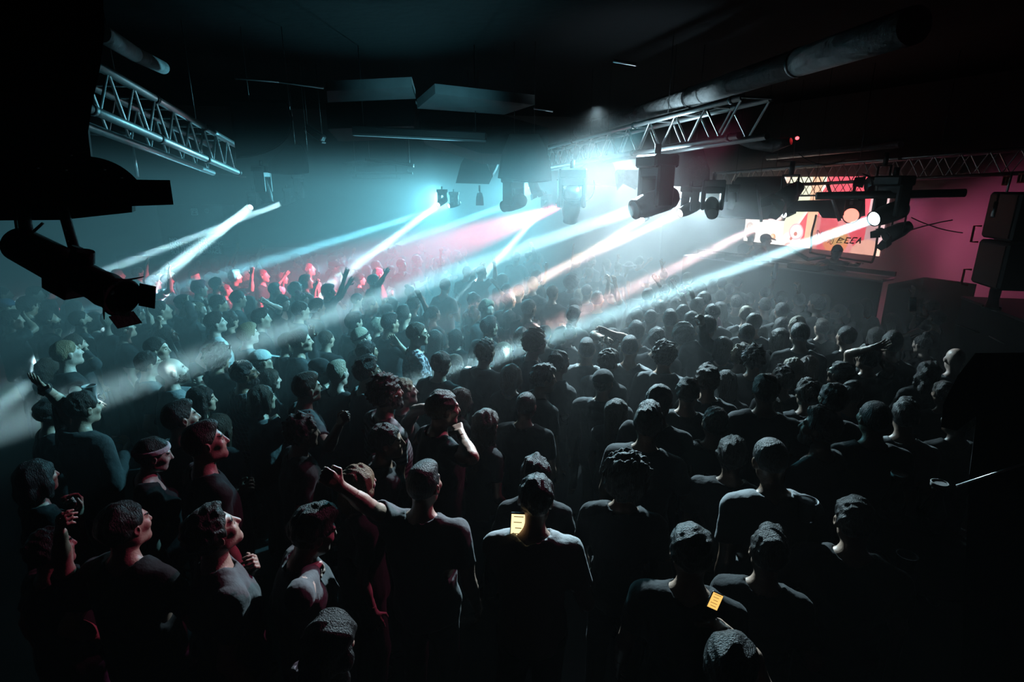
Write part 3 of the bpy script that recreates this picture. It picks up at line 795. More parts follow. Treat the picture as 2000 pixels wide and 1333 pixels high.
(948,690,'m','messy','dark','light','hoodie','black',34,'broad dark-haired back in front of the shining cheek',dict()),
# --- middle
(1046,671,'m','curly','fair','pale','tee','mid',72,'brilliantly lit curly blond man in profile',dict(glasses=1)),
(1017,664,'m','quiff','dark','light','tee','mid',18,'man with neat dark hair and a sunlit-looking right sleeve',dict()),
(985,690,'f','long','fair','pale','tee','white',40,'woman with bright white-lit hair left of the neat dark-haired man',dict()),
(1000,736,'f','bob','auburn','light','tee','black',22,'bobbed auburn head seen squarely from behind',dict()),
(1062,742,'m','messy','black','tan','tee','black',60,'man in profile with a lit nose right of the auburn bob',dict()),
(1092,710,'m','short','black','light','tee','char',50,'dark head with a hand lifted near the face, left of the pale hood',dict()),
(1146,686,'m','fade','black','light','hoodie','light',14,'man in a pale hooded top seen from behind',dict()),
(1166,665,'f','bob','brown','light','tee','char',40,'rounded head behind the pale hood, face in profile',dict()),
(1188,710,'m','messy','brown','light','tee','black',30,'big-haired head tilted forward right of the pale hood',dict(hp=.3)),
(1178,750,'m','short','black','light','jacket','char',16,'large man in a dark cap in front of the pale hood',dict(cap='beanie',bw=1.15)),
(1028,794,'m','buzz','black','light','tee','black',16,'man with a shaved head and a bright rim on his right shoulder',dict(bw=1.05)),
(1206,806,'f','long','dark','light','tee','black',30,'long-haired woman with a rim-lit face in front of the large capped man',dict()),
(1230,682,'m','fade','black','brown','tee','light',8,'man with a flat-top haircut in a pale t-shirt, back turned',dict()),
(1298,696,'m','curly','dark','light','hoodie','mid',8,'curly-haired person wearing a hooded top and backpack straps',dict()),
(1243,650,'m','messy','black','light','tee','mid',12,'tousled dark head behind the flat-top man',dict()),
(1196,664,'m','short','dark','light','tee','mid',20,'head with crossed forearms behind it, above the pale hood',dict(arms={'R':PX(1222,658,'n',1190,650,'n',.4),'L':PX(1160,654,'n',1178,662,'n',.4)})),
(1114,655,'f','bun','dark','light','tee','white',40,'woman holding something white before her chest',dict(arms={'R':'phone','L':'phone'})),
(995,622,'f','bob','black','light','tee','char',40,'sleek dark bob beside the woman in crossed straps',dict()),
(951,606,'m','messy','fair','pale','tee','mid',130,'blurred pale face turned back behind the dress with straps',dict()),
(927,590,'f','curly','dark','light','tee','mid',60,'frizzy dark hair with bright strands behind the dress with straps',dict()),
(1080,574,'m','short','brown','light','tee','char',26,'tall man in the middle whose broad back fills the haze',dict(bw=1.1)),
(1033,604,'m','short','brown','light','tee','mid',40,'man with a lit temple left of the tall man in the middle',dict()),
(1038,576,'f','bob','brown','light','tee','mid',30,'rounded head left of the tall man in the middle',dict()),
(1014,571,'m','buzz','dark','light','tee','mid',36,'shaved head left of the rounded head in the haze',dict()),
(990,566,'f','pony','dark','light','tee','mid',40,'woman reaching one bare arm up to the left in the haze',dict(arms={'L':PX(984,578,'n',962,548,'n',.4),'R':'down'})),
(995,588,'m','short','black','light','tee','char',36,'dark head below the reaching bare arm',dict()),
(1057,571,'f','bob','fair','light','tee','mid',26,'small fair head touching the tall man in the middle',dict()),
(1041,556,'m','buzz','fair','pale','tee','mid',30,'pale cropped head above the rounded heads',dict()),
(1048,539,'f','bob','dark','light','tee','char',40,'dark bob with a thin arm straight up beside it',dict(arms={'R':PX(1063,550,'n',1068,518,'n',.9)})),
(1116,553,'m','afro','dark','brown','tee','mid',20,'full round head of hair in the centre haze',dict()),
(1132,578,'f','long','fair','light','tee','mid',30,'long fair hair lit along its right edge in the haze',dict()),
(1147,572,'m','buzz','dark','light','tee','mid',24,'cropped head with rim light right of the long fair hair',dict()),
(1167,588,'m','fade','dark','light','tee','mid',10,'square-shouldered back with a bright edge in the haze',dict(bw=1.08)),
(1152,535,'f','bun','fair','light','tee','mid',30,'slim figure clapping high in the haze',dict(arms={'R':'clap','L':'clap'})),
(1126,597,'f','bob','brown','light','tee','mid',60,'face turned aside below the full round hair',dict()),
(1120,617,'m','messy','dark','light','tee','mid',20,'tousled back of a head in front of the tall man in the middle',dict()),
(1166,637,'f','bob','brown','light','tee','mid',16,'smooth round head with a bright right edge above crossed forearms',dict()),
(1196,570,'m','short','dark','light','tee','light',16,'man in a pale shirt between two upright arms',dict(arms={'L':PX(1187,572,'n',1188,552,'n',.9),'R':PX(1207,585,'n',1202,556,'n',.6)})),
(1063,655,'m','short','dark','light','tee','mid',20,'hazy head between the blond curls and the woman with something white',dict()),
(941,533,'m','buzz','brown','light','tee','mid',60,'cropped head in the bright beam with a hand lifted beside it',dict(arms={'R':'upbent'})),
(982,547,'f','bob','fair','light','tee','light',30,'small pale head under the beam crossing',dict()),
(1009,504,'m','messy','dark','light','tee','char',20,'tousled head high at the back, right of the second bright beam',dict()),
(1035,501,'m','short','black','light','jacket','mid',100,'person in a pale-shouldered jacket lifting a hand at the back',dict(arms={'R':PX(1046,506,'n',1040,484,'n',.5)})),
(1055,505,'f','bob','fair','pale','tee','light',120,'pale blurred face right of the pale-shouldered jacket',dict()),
# --- far middle, in the bright haze
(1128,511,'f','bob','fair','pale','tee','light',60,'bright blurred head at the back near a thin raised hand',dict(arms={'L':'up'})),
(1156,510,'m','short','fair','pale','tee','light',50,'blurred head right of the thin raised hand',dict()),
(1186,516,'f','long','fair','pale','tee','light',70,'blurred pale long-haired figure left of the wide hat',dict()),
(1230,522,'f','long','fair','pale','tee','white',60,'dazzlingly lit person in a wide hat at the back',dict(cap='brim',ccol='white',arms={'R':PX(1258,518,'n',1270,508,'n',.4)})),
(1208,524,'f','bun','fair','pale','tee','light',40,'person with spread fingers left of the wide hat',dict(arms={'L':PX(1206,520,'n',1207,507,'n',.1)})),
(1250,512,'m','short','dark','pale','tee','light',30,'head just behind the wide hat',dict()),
(1296,540,'f','bun','dark','light','tee','mid',10,'figure with a thin arm up, right of the wide hat',dict(arms={'L':PX(1301,532,'n',1293,520,'n',.2)})),
# --- right middle
(1266,580,'m','short','dark','light','tee','mid',10,'round head low in the haze, left of the peace-sign arm',dict()),
(1297,572,'m','short','dark','light','tee','mid',10,'head beside the bare arm leaning left in the haze',dict(arms={'L':PX(1299,578,'n',1285,552,'n',.4)})),
(1334,574,'f','bun','pink','light','tee','mid',16,'person whose bare arm is lit hot pink',dict(arms={'L':PX(1330,584,'n',1318,558,'n',.6)})),
(1320,596,'f','long','dark','light','tee','mid',5,'long dark hair below the hot pink arm',dict()),
(1362,571,'m','afro','dark','brown','tee','mid',6,'round dark hair right of the hot pink arm',dict()),
(1376,588,'m','short','dark','pale','tee','pinkc',20,'head with a pinkish lit back, right of the peace-sign arm',dict(arms={'L':PX(1360,600,'n',1352,575,'n',1.0)})),
(1394,556,'f','long','dark','light','tee','mid',0,'dark round head with a rim on its left, below the wide pale beam',dict()),
(1411,557,'m','buzz','dark','light','tee','mid',5,'cropped head touching the dark round head below the wide beam',dict()),
(1440,554,'m','short','dark','light','tee','mid',20,'head with a lit top near the stage front',dict()),
(1424,569,'m','short','brown','light','tee','mid',5,'low head before the stage, glasses catching light',dict(glasses=1)),
(1408,582,'m','buzz','dark','light','tee','mid',2,'shaved head directly below the low head by the stage',dict()),
(1438,593,'m','short','brown','light','tee','mid',0,'square head with a bright left edge',dict()),
(1437,607,'f','long','dark','light','tee','mid',0,'long-haired head in front of the square head',dict()),
(1408,606,'f','waves','dark','light','tee','mid',5,'big wavy hair with light on its crown',dict()),
(1391,614,'m','short','dark','light','tee','char',0,'dark head wearing headphone-like band behind the dark raised arm',dict(band=1)),
(1493,575,'m','buzz','dark','light','tee','mid',-4,'man holding a long white object overhead',dict(arms={'R':PX(1503,566,'n',1512,544,'n',1.3)})),
(1464,587,'m','short','dark','light','tee','light',0,'head with light flat shoulders left of the long white object',dict()),
(1494,600,'m','fade','dark','light','shirt','mid',-6,'man with a lit collar below the long white object',dict()),
(1525,586,'m','short','dark','light','tee','mid',-10,'head right of the long white object, light on its crown',dict()),
(1457,616,'m','short','fair','light','tee','mid',0,'pale round head with a bright left rim beside the lit collar',dict()),
(1518,619,'f','bob','dark','light','tee','mid',-10,'low bobbed head with a lit parting',dict()),
(1471,633,'m','short','dark','light','tee','mid',-4,'head between the pale round head and the low bob',dict()),
(1528,637,'f','long','dark','light','tee','mid',-8,'smooth head beneath the low bob, right of centre',dict()),
(1458,654,'m','buzz','brown','light','tee','mid',-2,'round shaved head rimmed in light on the left',dict(bw=1.05)),
(1484,654,'f','bob','dark','light','tee','char',-6,'dark round head pressed against the rimmed shaved head',dict()),
(1523,662,'f','waves','dark','light','tee','char',-8,'dark wavy hair with tiny lit strands',dict()),
(1244,621,'m','short','dark','light','tee','char',8,'dark rounded head right of the upright arm in the haze',dict()),
(1272,624,'m','buzz','dark','light','tee','mid',6,'head with a bright right rim beside the dark rounded head',dict()),
(1290,606,'m','quiff','dark','light','tee','mid',6,'young man with a quiff between two raised arms',dict(arms={'R':'upbent'})),
(1309,627,'m','fade','black','light','tee','char',4,'tall dark head with an ear-high bright rim',dict(bw=1.1)),
(1334,614,'m','short','dark','light','tee','mid',4,'head half hidden by the tall dark head',dict()),
(1351,628,'m','short','dark','brown','tee','char',2,'dark head just left of the black raised arm',dict()),
(1382,640,'m','short','black','dark','long','black',2,'person raising a black sleeved arm like a column',dict(arms={'R':PX(1376,668,'n',1372,634,'n',1.4)})),
(1283,665,'m','messy','dark','light','tee','char',6,'dark head with three lit tufts, left of the dim round one',dict()),
(1334,656,'f','afro','dark','light','tee','char',4,'dim round head left of the black raised arm',dict()),
(1412,680,'f','bob','dark','light','tee','char',0,'head with a lit curved parting below the black raised arm',dict()),
(1362,600,'m','short','brown','light','tee','mid',4,'low head left of the wavy hair near the peace sign',dict()),
(1342,546,'m','short','fair','light','tee','mid',10,'pale blurred head at the beam end near the stage',dict()),
(1317,549,'f','bob','fair','light','tee','mid',14,'pale blurred head left of the beam end near the stage',dict()),
# --- right, before the stage
(1594,596,'m','quiff','black','tan','tee','char',-55,'dark-haired man looking left beside the lifted sleeve near the stage',dict()),
(1560,588,'m','short','dark','light','tee','char',-10,'person lifting a ruffled sleeve and pointing near the stage',dict(arms={'R':PX(1559,590,'n',1560,566,'n',1.0)},hide=1)),
(1636,611,'f','slick','dark','pale','tee','black',-80,'woman in profile facing left, hair pulled back',dict()),
(1668,608,'f','waves','dark','pale','shirt','light',-75,'woman with a curly crop facing left in a pale open shirt',dict()),
(1690,598,'f','bob','brown','light','tee','char',-30,'dim head right of the woman with a curly crop',dict()),
(1608,590,'f','bob','fair','light','tee','char',-20,'dim fair head behind the man looking left',dict()),
(1742,628,'f','long','auburn','light','tee','black',-20,'woman flinging her long reddish hair',dict(hr=-.35)),
(1798,600,'f','curly','dark','tan','tee','black',-70,'woman with one thin arm curved over her head at right',dict(arms={'R':PX(1763,594,'n',1783,572,'n',.5),'L':PX(1780,640,'n',1786,622,'n',.8)})),
(1816,604,'f','curly','black','tan','tee','black',-75,'open-mouthed curly-haired woman right of the curved arm',dict(mouth=1)),
(1826,624,'f','curly','black','brown','tank','black',-70,'woman reaching both bare arms out to the left',dict(arms={'L':PX(1793,646,'n',1760,658,'n',.4),'R':PX(1800,652,'n',1772,662,'n',.4)})),
(1556,639,'m','short','fair','pale','tee','mid',-12,'pale bald-looking head above the man in a collared shirt',dict()),
(1527,610,'m','short','dark','light','tee','char',-12,'head in the dusk right of the lit collar, left of the lifted sleeve',dict()),
(1604,642,'f','messy','brown','light','tee','char',-16,'tousled head with light strands right of the pale bald-looking one',dict()),
(1562,655,'m','short','black','light','shirt','char',-8,'man in a dark collared shirt with lit seams, back turned',dict()),
(1652,660,'m','short','black','light','tee','char',-40,'dark-haired man with a lit forehead, facing left',dict()),
(1711,658,'f','bob','dark','light','long','char',-14,'round bobbed head behind the man with an arm on his head',dict()),
(1694,702,'m','messy','black','light','tee','char',-30,'man resting a bare forearm across the top of his head',dict(arms={'L':PX(1660,684,'n',1704,680,'n',.5),'R':PX(1738,722,'n',1712,690,'f',.5)})),
(1740,674,'m','quiff','black','light','tee','mid',-20,'dark-haired man in a grey-green t-shirt behind the arm on a head',dict()),
(1800,674,'f','bun','black','pale','tee','black',-50,'woman with her hair up and a lit cheek at right',dict()),
(1864,704,'m','bald','black','pale','shirt','light',-20,'bald man in a crumpled pale shirt at right',dict(hp=.1)),
(1812,730,'f','waves','black','light','long','black',-14,'woman with a great mass of dark wavy hair at right',dict(arms={'L':'chest'})),
(1640,732,'m','short','black','light','tee','black',-62,'man in profile facing left with knuckles of light on his face',dict(glasses=1)),
(1448,698,'m','curly','blond','light','tee','char',0,'man with fluffy blond curls lit from above',dict()),
(1472,702,'m','curly','black','light','tee','char',-4,'darker curls beside the fluffy blond curls',dict()),
(1382,744,'m','messy','dark','light','tee','char',2,'head with one bright tuft left of the narrow dark head',dict()),
(1418,748,'f','long','black','light','long','char',0,'narrow dark long-haired head under the blond curls',dict()),
(1344,768,'m','short','black','light','tee','char',5,'large dark head with a lit crown edge and a glinting ear',dict(bw=1.1)),
(1288,786,'m','short','black','light','tee','black',12,'dark fringe-lit head right of the large capped man',dict()),
(1528,742,'m','messy','black','light','tee','char',-10,'curly-topped man left of the slanting pale sleeve',dict()),
(1548,722,'f','bob','fair','light','tee','char',-10,'head under a pale slanting highlight behind the curly-topped man',dict()),
(1580,716,'f','long','auburn','light','tee','char',-12,'reddish-haired woman behind the slanting highlight',dict()),
(1496,764,'m','short','dark','light','tee','char',-6,'low dim head beside the long-haired woman with a lit parting',dict()),
(1504,800,'f','long','dark','light','tee','beige',-8,'long-haired woman with a lit parting and a pale shoulder',dict()),
(1576,772,'m','messy','dark','light','tee','mid',-16,'man in a grey t-shirt right of the woman with the pale shoulder',dict()),
(1626,782,'m','short','black','light','tee','black',-16,'man with thick smooth black hair, back turned, before the white t-shirt',dict()),
(1600,840,'m','quiff','dark','light','tee','light',-62,'bearded man in profile facing left in a white-collared top',dict(beard=1)),
(1706,820,'m','buzz','black','light','tee','char',-22,'man with a shaved head and small ears at right',dict()),
(1768,816,'m','quiff','black','light','tee','light',-14,'man with swept-up hair and an earring, light along his left sleeve',dict()),
(1842,770,'f','short','brown','light','tee','light',-18,'person in a white t-shirt at right bending forward',dict(hp=.2)),
(1868,824,'m','short','black','dark','long','black',-30,'dark figure at right folding both hands',dict(arms={'R':'chest','L':'chest'})),
(1664,770,'m','short','black','light','tee','light',-16,'back in a pale t-shirt right of the smooth black hair',dict()),
# --- front
(1266,828,'m','quiff','black','light','tee','black',14,'man with thick brushed-up hair and a fine rim on his right shoulder',dict()),
(1396,828,'m','short','black','light','tee','char',2,'broad man with a white line drawing of a cube on his back',dict(bw=1.08,cube=1)),
(1430,894,'m','messy','black','light','tee','black',-2,'dark-haired man with rim-lit shoulders at the front',dict(bw=1.08,arms={'L':'down'})),
(1504,902,'m','buzz','black','brown','tee','grey',-26,'crew-cut man in a grey top leaning to the left',dict(hp=.25)),
(1046,978,'m','short','black','light','tee','light',6,'man in a pale grey t-shirt looking at his bright phone',dict(arms={'L':PX(985,1120,'f',1012,1066,'f',.7),'R':'chest'},hp=.3,hairline=(.07,.074))),
(1046,932,'m','messy','black','light','tee','char',4,'man just in front of the phone user, only hair and left shoulder lit',dict()),
(829,950,'m','fade','black','light','tee','mid',22,'man in a grey t-shirt stretching his left arm sideways with a fist',dict(arms={'L':PX(722,992,'n',664,950,'n',1.5),'R':'down'},bw=1.1,cap='beanie0')),
(702,946,'f','bob','blond','pale','tee','black',72,'blonde woman with a fringe in profile behind the outstretched arm',dict(fringe=1)),
(1225,938,'m','afro','black','light','tee','black',8,'person with bushy black hair, almost lost in the dark',dict(arms={'L':'down','R':'down'})),
(1350,1080,'m','short','black','light','tee','black',0,'head at the front with only a streak of hair lit, left of its twin',dict()),
(1500,1082,'m','quiff','black','light','tee','black',-2,'head at the front with tufted lit hair, right of its twin',dict()),
(1668,1020,'m','short','black','light','tee','black',-6,'man at the right front with a bright line along his hairline',dict(bw=1.1)),
(1428,1305,'m','short','black','light','tee','black',0,'person almost invisible at the bottom edge, holding up the small amber phone',dict(hp=.1,arms={'R':PX(1462,1275,'f',1402,1222,'f',.6),'L':'down'})),
(246,1030,'m','short','black','light','tee','black',50,'man at the left front with one ear lit pink',dict()),
(418,1042,'m','messy','dark','light','tee','mid',82,'man at the left front looking up with a pink-lit face',dict(hp=-.3,arms={'L':'chin'})),
(612,1040,'m','quiff','dark','pale','shirt','mid',84,'man at the front looking down with a hand before his chin',dict(hp=.3,arms={'R':PX(585,1165,'n',608,1118,'f',1.2)})),
(648,1256,'f','waves','black','light','tee','floral',60,'person in a pink-lit flowered top at the bottom edge',dict(hp=.2)),
(100,1075,'m','short','black','light','tee','black',70,'person in darkness with only a pink-lit hand raised over the head',dict(arms={'R':PX(122,1092,'n',118,1042,'n',1.0)})),
(75,935,'f','bob','black','light','tee','black',75,'person in darkness at the left front with hands near the face',dict(arms={'R':'chin','L':'chin'})),
]
# --- people on the stage: pixel, depth, floor height is worked out from the depth
STAGE_PEOPLE = [
(1634,494,9.55,'m','short','black','tan','tee','char',176,'performer behind the mixing desk in front of the hanging banner',dict(arms={'R':'fwd','L':'fwd'},hp=.45)),
(1467,462,12.0,'m','short','dark','light','tee','mid',150,'person on stage with raised pale arms before the lit screen',dict(arms={'R':'chin','L':'chest'})),
(1496,470,11.7,'m','short','dark','tan','tee','wine',95,'person on stage in a cap, silhouetted against the screen',dict(cap='front',ccol='wine')),
]
# ------------------------------------------------------------------ put the people where the photograph has them
init_person_materials()
STAGE_AIM = at(1600, 500, 8.6)
def sphere_hit(center, rad, px, py, near):
    d = ray(px, py).normalized(); m = CAM-center
    b = m.dot(d); c = m.dot(m)-rad*rad; disc = b*b-c
    if disc < 0:
        p = CAM+d*(-b); return center+(p-center).normalized()*rad
    t = -b-math.sqrt(disc) if near == 'n' else -b+math.sqrt(disc)
    return CAM+d*t
def make_params(i, e):
    px, py, sex, hair, hcol, skin, top, tcol, f, label, ex = e
    r = random.Random(1000+i)
    P = dict(sex=sex, hair=hair, hcol=hcol, skin=skin, top=top, tcol=tcol, hy=R(r.uniform(-14, 14)), hp=R(r.uniform(-6, 9)), hr=R(r.uniform(-6, 6)), seed=i*7+3, jit=.16, st=r.uniform(-1, 1),
             loose=r.uniform(.011, .02), bw=r.uniform(.95, 1.05), lcol=r.choice(['black', 'black', 'char', 'denim', 'navy']))
    P.update({k: v for k, v in ex.items() if k != 'arms'})
    if P.get('cap') not in (None, 'front', 'back', 'brim', 'beanie'): P['cap'] = None
    if P.get('cap') and hair in ('messy', 'quiff', 'curly'): P['hair'] = 'fade'
    if P.get('cap') and P['hair'] == 'fade': P['hair'] = 'buzz'
    arms = dict(ex.get('arms', {}))
    for s in 'RL':
        if s not in arms:
            arms[s] = r.choice(['down', 'down', 'chest', 'pocket', 'cup', 'down', 'down'] if py > 700 else ['down', 'down', 'down', 'down', 'pocket', 'chest'])
    P['arms'] = arms
    return P, r
ENT = []
for i, e in enumerate(PEOPLE):
    P, r = make_params(i, e)
    s0 = (.89 if P['sex'] == 'f' else .96)+r.uniform(-.015, .015)
    ENT.append(dict(e=e, P=P, s=s0, lo=s0*.92, hi=s0*1.07, hz=head_frame(P)[1].z))
def head_pos(en): return at_z(en['e'][0], en['e'][1], en['s']*en['hz'])
# ease neighbours apart along their own sight lines by letting them be a little taller or shorter
for it in range(140):
    pos = [head_pos(en) for en in ENT]; order = sorted(range(len(ENT)), key=lambda k: pos[k].y)
    for a in range(len(order)):
        i = order[a]
        for b in range(a+1, len(order)):
            j = order[b]
            if pos[j].y-pos[i].y > .45: break
            d = pos[i]-pos[j]; L = math.hypot(d.x, d.y)
            if L < .44:
                di = (pos[i]-CAM).length; dj = (pos[j]-CAM).length
                n, f = (i, j) if di < dj else (j, i)
                st = .004*(1-L/.45)
                ENT[n]['s'] = min(ENT[n]['hi'], ENT[n]['s']+st); ENT[f]['s'] = max(ENT[f]['lo'], ENT[f]['s']-st)
def finish(en, base_z=0.0, zc=None, group=None):
    e = en['e']; P = en['P']; s = en['s']
    px, py, f, label = e[0], e[1], e[8], e[9]
    hp = at(px, py, zc) if zc else head_pos(en)
    az = math.atan2(hp.x-CAM.x, hp.y-CAM.y)
    if f is None: az = math.atan2(STAGE_AIM.x-hp.x, STAGE_AIM.y-hp.y)
    else: az += R(f)
    Rz = rotz(-az)
    hl = head_frame(P)[1]
    base = hp-Rz @ hl*s
    if zc: s = (hp.z-base_z)/hl.z; base = hp-Rz @ hl*s
    base.z = base_z
    arms = {}
    for side, a in P['arms'].items():
        if isinstance(a, tuple) and a[0] == 'px':
            sg = 1 if side == 'R' else -1
            sh = (.160 if P['sex'] == 'f' else .185)*P['bw']
            S = base+Rz @ (Vector((sg*sh, -.005, 1.392))*s)
            E = sphere_hit(S, .285*s, a[1], a[2], a[3]); W = sphere_hit(E, .25*s, a[4], a[5], a[6])
            loc = lambda p: (Rz.transposed() @ (p-base))/s
            El, Wl = loc(E), loc(W); hd = (Wl-El).normalized()
            n = Rz.transposed() @ (FWD if a[7] < .6 else FWD*.6+Vector((0, 0, -.4)))
            arms[side] = (El, Wl, n, a[7], hd, a[8])
            en.setdefault('hands', {})[side] = base+Rz @ ((Wl+hd*.09)*s)
        else: arms[side] = a
    P['arms'] = arms
    z = (hp-CAM).dot(FWD)
    lod = min(.0160, max(.0045, z*.0017))
    if group is None: group = 'people at the back of the crowd' if py < 560 else ('people in the middle of the crowd' if py < 700 else 'people at the front of the crowd')
    root = place_person(P, base, az, s, lod, label, group)
    if P.get('cube'):
        pts = [(-.10, 1.10), (.03, 1.06), (.11, 1.13), (-.02, 1.17), (-.12, 1.27), (.02, 1.24), (.10, 1.30), (-.03, 1.335)]
        def bk(x, z): return Vector((x, -.125-.02*math.cos(x*7), z))
        mb = MB(); src = [c for c in root.children if c.name.split('.')[0] == 't_shirt'][0].data
        co = np.empty(len(src.vertices)*3, np.float32); src.vertices.foreach_get('co', co); co = co.reshape(-1, 3)
        def bk(x, z):
            d = np.hypot(co[:, 0]-x, co[:, 2]-z); return Vector((x, float(co[d < .03][:, 1].min())-.004, z))
        for a, b in ((0, 1), (1, 2), (2, 3), (3, 0), (4, 5), (5, 6), (6, 7), (7, 4), (0, 4), (1, 5), (2, 6), (3, 7)):
            mb.tube([bk(pts[a][0]+(pts[b][0]-pts[a][0])*t/6, pts[a][1]+(pts[b][1]-pts[a][1])*t/6) for t in range(7)], .0028, 5)
        mb.build('cube_print', M['print'], root)
    if P.get('band_on'):
        sd, kind_ = P['band_on']; a_ = arms[sd]; hd_ = Vector(a_[4]); w0 = Vector(a_[1])-hd_*.015
        MB().lathe([(.031, -.012), (.034, -.010), (.034, .010), (.031, .012)], w0, hd_, 18).build('wristband' if kind_ == 'pink' else 'watch_strap', M['pinkband'] if kind_ == 'pink' else M['black'], root)
        if kind_ == 'watch':
            n_ = Vector(a_[2])*-1; n_ = (n_-hd_*n_.dot(hd_)).normalized(); MB().lathe([(.001, .045), (.018, .044), (.02, .034), (.02, .03)], w0, n_, 18).build('watch_face', M['panel'], root)
    en['root'] = root; en['base'] = base; en['az'] = az; en['s'] = s
    return root
# ------------------------------------------------------------------ the room
M = {}
M['wall'] = material('painted_wall', (.035, .036, .038), rough=.8, var=.25, vscale=1.2, bump=.1, bscale=30)
M['stagewall'] = material('stage_wall', (.16, .15, .16), rough=.85, var=.2, vscale=2.0, bump=.15, bscale=60)
M['ceil'] = material('black_ceiling', (.004, .004, .0045), rough=.95, spec=.05, bump=.3, bscale=8)
M['floor'] = material('dark_floor', (.03, .03, .032), rough=.6, var=.3, vscale=2)
M['black'] = material('black_metal', (.014, .014, .016), rough=.5, bump=.05, bscale=90)
M['blackmatt'] = material('black_matt', (.005, .005, .0055), spec=.2, rough=.85, bump=.2, bscale=60)
M['cabinet'] = material('speaker_cabinet', (.009, .009, .010), rough=.6, bump=.25, bscale=150)
M['grille'] = material('speaker_grille', (.02, .02, .022), rough=.5, metal=.3, bump=.6, bscale=220)
M['alu'] = material('truss_aluminium', (.50, .51, .52), rough=.42, metal=.75, var=.15, vscale=9, bump=.08, bscale=60)
M['foil'] = material('duct_foil', (.42, .42, .43), rough=.7, metal=.25, bump=1.0, bscale=11, var=.35, vscale=12)
M['panel'] = material('ceiling_panel_board', (.36, .37, .38), rough=.8, var=.25, vscale=4, bump=.2, bscale=30)
M['wood'] = material('stained_panel', (.018, .017, .018), spec=.2, rough=.7, var=.3, vscale=3)
M['booth'] = material('booth_top', (.20, .19, .20), rough=.5, var=.1)
M['print'] = material('shirt_print', (.30, .31, .32), rough=.7)
M['white'] = material('white_lettering', (.8, .8, .8), rough=.6)
M['redbr'] = material('orange_red_bracket', (.75, .12, .06), rough=.5)
M['glass'] = material('clear_glass', (.9, .95, .95), rough=.05); b_ = M['glass'].node_tree.nodes['Principled BSDF']; b_.inputs['Transmission Weight'].default_value = .9; b_.inputs['IOR'].default_value = 1.2
M['cup'] = material('clear_plastic', (.85, .9, .92), rough=.2); b_ = M['cup'].node_tree.nodes['Principled BSDF']; b_.inputs['Transmission Weight'].default_value = .55; b_.inputs['IOR'].default_value = 1.15
M['chrome'] = material('chrome', (.7, .7, .7), rough=.2, metal=1)
M['lens_on'] = material('lit_lens', (.8, .95, 1), rough=.2, emit=(.75, .95, 1.0), estr=5)
M['lens_warm'] = material('lit_lens_warm', (1, .9, .8), rough=.2, emit=(1.0, .86, .7), estr=14)
M['lens_red'] = material('lit_lens_red', (1, .3, .25), rough=.2, emit=(1.0, .20, .15), estr=2.0)
M['lens_off'] = material('dark_lens', (.05, .08, .09), rough=.08, spec=.8)
M['led_red'] = material('red_indicator', (1, .05, .05), rough=.3, emit=(1, .04, .05), estr=6)
M['phone'] = material('phone_screen', (.05, .05, .05), rough=.2, emit=(1.0, .74, .36), estr=1.1)
M['phone2'] = material('phone_screen_amber', (.05, .05, .05), rough=.2, emit=(1.0, .55, .14), estr=.75)
M['pinkband'] = material('neon_wristband', (1.0, .05, .22), rough=.5)
def struct(o, label=None): 
    o['kind'] = 'structure'
    if label: o['label'] = label
    return o
# stage wall line from the lit screen
SL = at(1452, 470, 13.4); SR = at(1715, 500, 10.6)
U = Vector((SR.x-SL.x, SR.y-SL.y, 0)); SW = U.length; U.normalize()
N = Vector((-U.y, U.x, 0))
if N.dot(CAM-SL) < 0: N = -N
UP = Vector((0, 0, 1))
def onwall(u, v, n=0.0):
    "u metres along the screen from its left end, v height, n out from the screen plane"
    return Vector((SL.x, SL.y, 0))+U*u+UP*v+N*n
CEIL = 4.9; YB = 16.0; XL = -9.0; YF = -5.0
mb = MB().box((0, 5, -.1), (12, 11, .1)); struct(mb.build('floor', M['floor']), 'dark floor under the crowd')
mb = MB().box((0, 5, CEIL+.1), (12, 11, .1)); struct(mb.build('ceiling', M['ceil']), 'black ceiling')
mb = MB().box((0, YB+.1, CEIL/2), (12, .1, CEIL/2)); struct(mb.build('wall_back', M['wall']), 'dark back wall beyond the crowd')
mb = MB().box((XL-.1, 5, CEIL/2), (.1, 11, CEIL/2)); struct(mb.build('wall_left', M['wall']), 'dark left wall')
p0 = onwall(-4, 0, -.9); p1 = onwall(13, 0, -.9)
mb = MB().prism([p0, p1, p1+UP*CEIL, p0+UP*CEIL], -N*.2); struct(mb.build('wall_right', M['stagewall']), 'wall behind the stage, lit pink')

# ---- stage, booth, screen, banner
A = at(1335, 493, 11.3); B = at(1722, 548, 8.4)
bz = 1.68
A.z = B.z = bz
BU = (B-A); BL = BU.length; BU.normalize(); BN = Vector((-BU.y, BU.x, 0))
if BN.dot(CAM-A) < 0: BN = -BN
mb = MB().prism([A-BN*.08+Vector((0, 0, -bz)), B-BN*.08+Vector((0, 0, -bz)), B-BN*1.9+Vector((0, 0, -bz)), A-BN*1.9+Vector((0, 0, -bz))], UP*.28)
tag(mb.build('stage_platform', M['wood']), 'low dark stage platform along the right wall', 'stage')
bq = [Vector((p.x, p.y, 0)) for p in (B+BU*.06-BN*.1, at(1805, 542, 9.4), at(1905, 556, 8.2))]
bh = [1.62, at(1805, 542, 9.4).z, at(1905, 556, 8.2).z]
o = MB().prism([bq[0], bq[1], bq[1]+UP*bh[1], bq[0]+UP*bh[0]], BN*-.06).prism([bq[1], bq[2], bq[2]+UP*bh[2], bq[1]+UP*bh[1]], BN*-.06).build('stage_barrier', M['wood']); tag(o, 'dark barrier running from the booth end to the right riser', 'barrier')
bo = empty('mixing_booth', (A+B)/2-UP*bz); tag(bo, 'long dark booth front with a pale ledge before the performers', 'booth')
